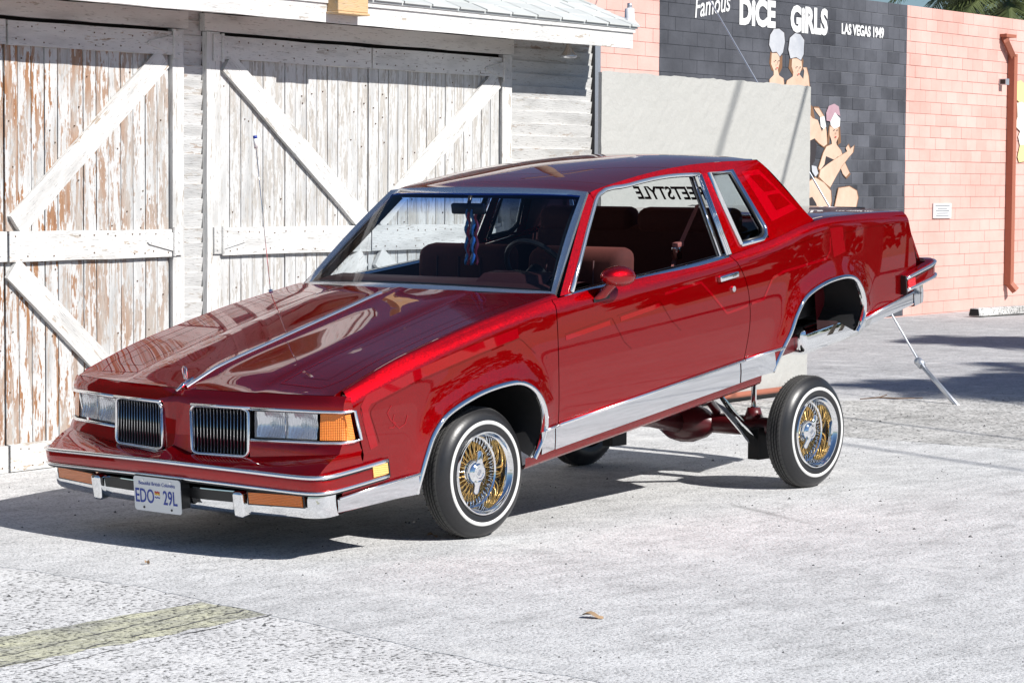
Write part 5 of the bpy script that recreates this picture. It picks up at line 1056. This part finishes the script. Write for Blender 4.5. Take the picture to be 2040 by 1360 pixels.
# painted pattern panels and pinstripes
def ribbon(name, path, w, mat, parent, s=1, off=.0012, n=60):
    P = resample(path, n); A, B_ = [], []
    for i, q in enumerate(P):
        t = P[min(i+1, n-1)]-P[max(i-1, 0)]; nn = np.array([-t[1], t[0]]); nn /= np.linalg.norm(nn)
        for L, sg_ in ((A, 1), (B_, -1)): x, z = q+nn*w/2*sg_; L.append((x, s*(Y(x, z)+off), z))
    return pgrid(name, [A, B_], mat, parent)
def patch(name, quad, mat, parent, s=1, off=.0010, n=14, m=6):
    c = [np.array(q) for q in quad]; return pgrid(name, [[(lambda q: (q[0], s*(Y(*q)+off), q[1]))((c[0]*(1-u)+c[1]*u)*(1-v)+(c[3]*(1-u)+c[2]*u)*v) for u in np.linspace(0, 1, n)] for v in np.linspace(0, 1, m)], mat, parent)
for k, s in enumerate((1, -1)):
    F_, D_, Q_ = fenders[k], doors[k], quarters[k]
    ribbon('pattern_stripe', [(-.70, .585), (-.735, .76), (-.70, .795), (-.40, .838), (.0, .872), (.30, .888)], .045, PAINT2, F_, s)
    ribbon('pinstripe', [(-.665, .60), (-.70, .74), (-.66, .768), (-.40, .806), (.0, .840), (.31, .862), (.40, .775)], .005, PAINT3, F_, s, .0016)
    ribbon('pinstripe', [(-.57, .742), (-.60, .715), (-.585, .68), (-.555, .66), (-.575, .645), (-.60, .65)], .005, PAINT2, F_, s, .0016, 40)
    ribbon('pinstripe', [(-.56, .70), (-.575, .67), (-.54, .635), (-.50, .645), (-.48, .68)], .005, PAINT2, F_, s, .0016, 40)
    ribbon('pinstripe', [(.625, .818), (.98, .828), (1.05, .70), (1.10, .655)], .004, PAINT3, D_, s, .0014)
    ribbon('pinstripe', [(1.02, .830), (1.36, .838), (1.43, .73), (1.50, .665)], .004, PAINT3, D_, s, .0014)
    ribbon('pattern_stripe', [(.625, .80), (.96, .808)], .022, PAINT2, D_, s); ribbon('pattern_stripe', [(1.04, .81), (1.35, .818)], .022, PAINT2, D_, s)
    ribbon('pattern_stripe', [(1.40, .865), (1.70, .868), (1.78, .79), (1.885, .677), (2.0, .680), (2.066, .684)], .014, PAINT2, D_, s)
    ribbon('pattern_stripe', [(2.100, .686), (2.208, .69), (2.30, .78), (2.40, .797), (2.80, .795), (2.845, .83), (2.86, .90)], .014, PAINT2, Q_, s)
    ribbon('pinstripe', [(2.12, .90), (2.55, .915), (2.86, .925)], .004, PAINT3, Q_, s, .0016)
    ribbon('pinstripe', [(2.98, .86), (3.0, .90), (3.30, .885), (3.62, .85)], .004, PAINT3, Q_, s, .0016)
    patch('pattern_panel', [(2.87, .945), (2.99, .935), (2.99, .80), (2.87, .79)], PAINT2, Q_, s)
    sp2 = [o_ for o_ in car.children if o_.name.startswith('sail_panel')][k]
    pgrid('pattern_panel', bil([(2.445, 1.05), (2.70, 1.075), (2.545, 1.305), (2.395, 1.315)], 8, 8, s, .0012), PAINT2, sp2)
    pgrid('pattern_panel', bil([(2.500, 1.195), (2.605, 1.190), (2.530, 1.282), (2.445, 1.288)], 4, 4, s, .0022), PAINT, sp2); pgrid('pattern_panel', bil([(2.525, 1.095), (2.665, 1.105), (2.615, 1.170), (2.508, 1.175)], 4, 4, s, .0022), PAINT, sp2)
def hoodline(pts, w, mat):
    P = resample(pts, 50); A = []; B_ = []
    for i, q in enumerate(P):
        t = P[min(i+1, 49)]-P[max(i-1, 0)]; nn = np.array([-t[1], t[0]]); nn /= np.linalg.norm(nn)
        for L, sg_ in ((A, 1), (B_, -1)): x, y = q+nn*w/2*sg_; L.append((x, y, hoodz(x, y)+.0016))
    pgrid('pinstripe', [A, B_], mat, hood)
for s in (1, -1):
    hoodline([(-.80, s*.47), (-.80, s*.72), (-.70, s*.76), (.40, s*.76), (.46, s*.70), (.40, s*.47), (-.80, s*.47)], .006, PAINT2); hoodline([(-.72, s*.53), (-.72, s*.68), (.34, s*.70), (.34, s*.53), (-.72, s*.53)], .004, PAINT3)
# ================================================================== small things on the ground, guy wire, palms
def leafobj(name, loc, L, rz, label, cat, mat=LEAF):
    n = 7; v = []; 
    for i in range(n):
        t = i/(n-1); w = .28*L*math.sin(math.pi*min(1, t*.95+.03))**.8
        for u in (-1, 0, 1): v.append((L*(t-.5), w*u, .006+.010*abs(u)*math.sin(t*5)+.012*t*(1-t)))
    f = [(i*3+j, i*3+j+1, (i+1)*3+j+1, (i+1)*3+j) for i in range(n-1) for j in range(2)]
    o = mesh(name, v, f, mat, None, True); o.location = loc; o.rotation_euler = (0, 0, rz); return tag(o, label, cat)
leafobj('dry_leaf', (-1.328, -1.695, 0), .085, rad(-70), 'curled tan dry leaf lying alone on the concrete in the foreground', 'leaf')
leafobj('dry_leaf', (-1.567, .513, 0), .035, rad(20), 'tiny brown leaf on the concrete ahead of the licence plate', 'leaf')
leafobj('dry_leaf', (-.14, .20, 0), .05, rad(-50), 'small brown leaf in the shadow beside the front tyre', 'leaf')
tw = MB().tube([(-.20, 0, .012), (-.05, .03, .02), (.10, .0, .014), (.30, .05, .012)], [.004, .006, .006, .003], 6).tube([(-.05, .03, .02), (.05, .14, .03)], .004, 5).build('twig', LEAF2); tw.location = (7.62, 2.718, 0); tw.rotation_euler = (0, 0, rad(-40)); tag(tw, 'dead twig on the rough ground beyond the rear wheel', 'twig')

gy = empty('guy_wire', (7.759, 2.207, 0)); tag(gy, 'steel guy wire anchored in the ground behind the raised tail of the car', 'wire')
A_ = Vector((0, 0, 0)); R_ = Vector((.192, .429, .269)); T_ = Vector((15.69-7.759, 13.57-2.207, 8.32))
MB().tube([A_-Vector((.05, .1, .06)), R_*.96], .018, 8).build('anchor_rod', GALV, gy, True); MB().tube([R_*.93, R_*1.06], .032, 8).build('clamp', GALV, gy, True)
MB().tube([R_, R_+(T_-R_)*.006+Vector((.02, 0, 0)), R_+(T_-R_)*.012], .006, 6).build('loop', GALV, gy, True)
MB().tube([R_, R_.lerp(T_, .5)-Vector((0, 0, .02)), T_], .0075, 6).build('cable', GALV, gy, True)
up_ = empty('utility_pole', (15.69, 13.57, 0)); tag(up_, 'wooden utility pole behind the barn holding the guy wire', 'pole')
MB().tube([(0, 0, -.1), (0, 0, 9.2)], [.15, .11], 12).build('shaft', BARK, up_, True); MB().box(-1.1, 1.1, -.05, .05, 8.5, 8.62).build('crossarm', BARK, up_)
for a_, b_, rr_ in (((14.02, 18.55, 6.0), (-.06, -29.42, 6.0), .020), ((14.28, 14.67, 9.0), (-1.94, -32.6, 9.0), .026)):
    c_ = MB().tube([a_, b_], rr_, 6).build('overhead_cable', BLACK, None, True); tag(c_, 'lower black overhead cable strung across the yard' if a_[2] < 7 else 'higher black overhead cable strung across the yard', 'cable', 'overhead cables')
def palm(base, h, n, L, label, seed, lean=(0, 0), group=None):
    rnd = random.Random(seed); t = empty('palm_tree', base); tag(t, label, 'palm tree', group)
    top = Vector((lean[0], lean[1], h)); MB().tube([(0, 0, -.1), (lean[0]*.3, lean[1]*.3, h*.4), (lean[0]*.75, lean[1]*.75, h*.8), tuple(top)], [.24, .17, .15, .17], 12).build('trunk', BARK, t, True)
    b = MB()
    for k in range(n):
        az = 2*math.pi*k*.381966+rnd.uniform(-.3, .3); el = rnd.uniform(-.75, 1.15); Lk = L*rnd.uniform(.75, 1.1); d0 = Vector((math.cos(az), math.sin(az), 0))
        pts = []
        for i in range(9):
            u = i/8; pts.append(top+d0*(Lk*u*math.cos(el*.8))+Vector((0, 0, Lk*(math.sin(el)*u-.65*u*u*(1.2-.4*math.sin(el))))))
        for i in range(8):
            a, c = pts[i], pts[i+1]; w = .02
            side_ = (c-a).cross(Vector((0, 0, 1))).normalized(); b.add([a-side_*w, a+side_*w, c+side_*w*.8, c-side_*w*.8], [(0, 1, 2, 3)])
            if i == 0: continue
            for m_ in range(5):
                q = a.lerp(c, m_/5); ll = Lk*.36*math.sin(math.pi*min(.97, (i+m_/5)/8.4))**.6
                for sg_ in (1, -1):
                    tip = q+side_*sg_*ll*.8+(c-a).normalized()*ll*.55-Vector((0, 0, ll*.35*rnd.uniform(.5, 1.3))); wv = (c-a).normalized()*.022
                    b.add([q-wv, q+wv, tip], [(0, 1, 2)])
    b.build('crown', FROND, t, False, False); return t
palm((31.0, 15.2, 0), 4.75, 26, 1.6, 'palm tree whose fronds rise over the salmon wall at the right edge', 1)
palm((32.3, 16.8, 0), 5.15, 22, 1.7, 'palm tree behind the salmon wall with fronds drooping toward the mural', 2)
palm((10.3, -4.9, 0), 6.4, 60, 1.6, 'tall palm beside the lot whose crown shades the asphalt near the guy wire', 3)
palm((15.9, -2.6, 0), 7.2, 60, 1.3, 'taller palm farther along the lot edge shading the far asphalt', 4)
palm((12.3, -5.2, 0), 6.9, 60, 1.7, 'palm at the lot edge next to the street', 5)
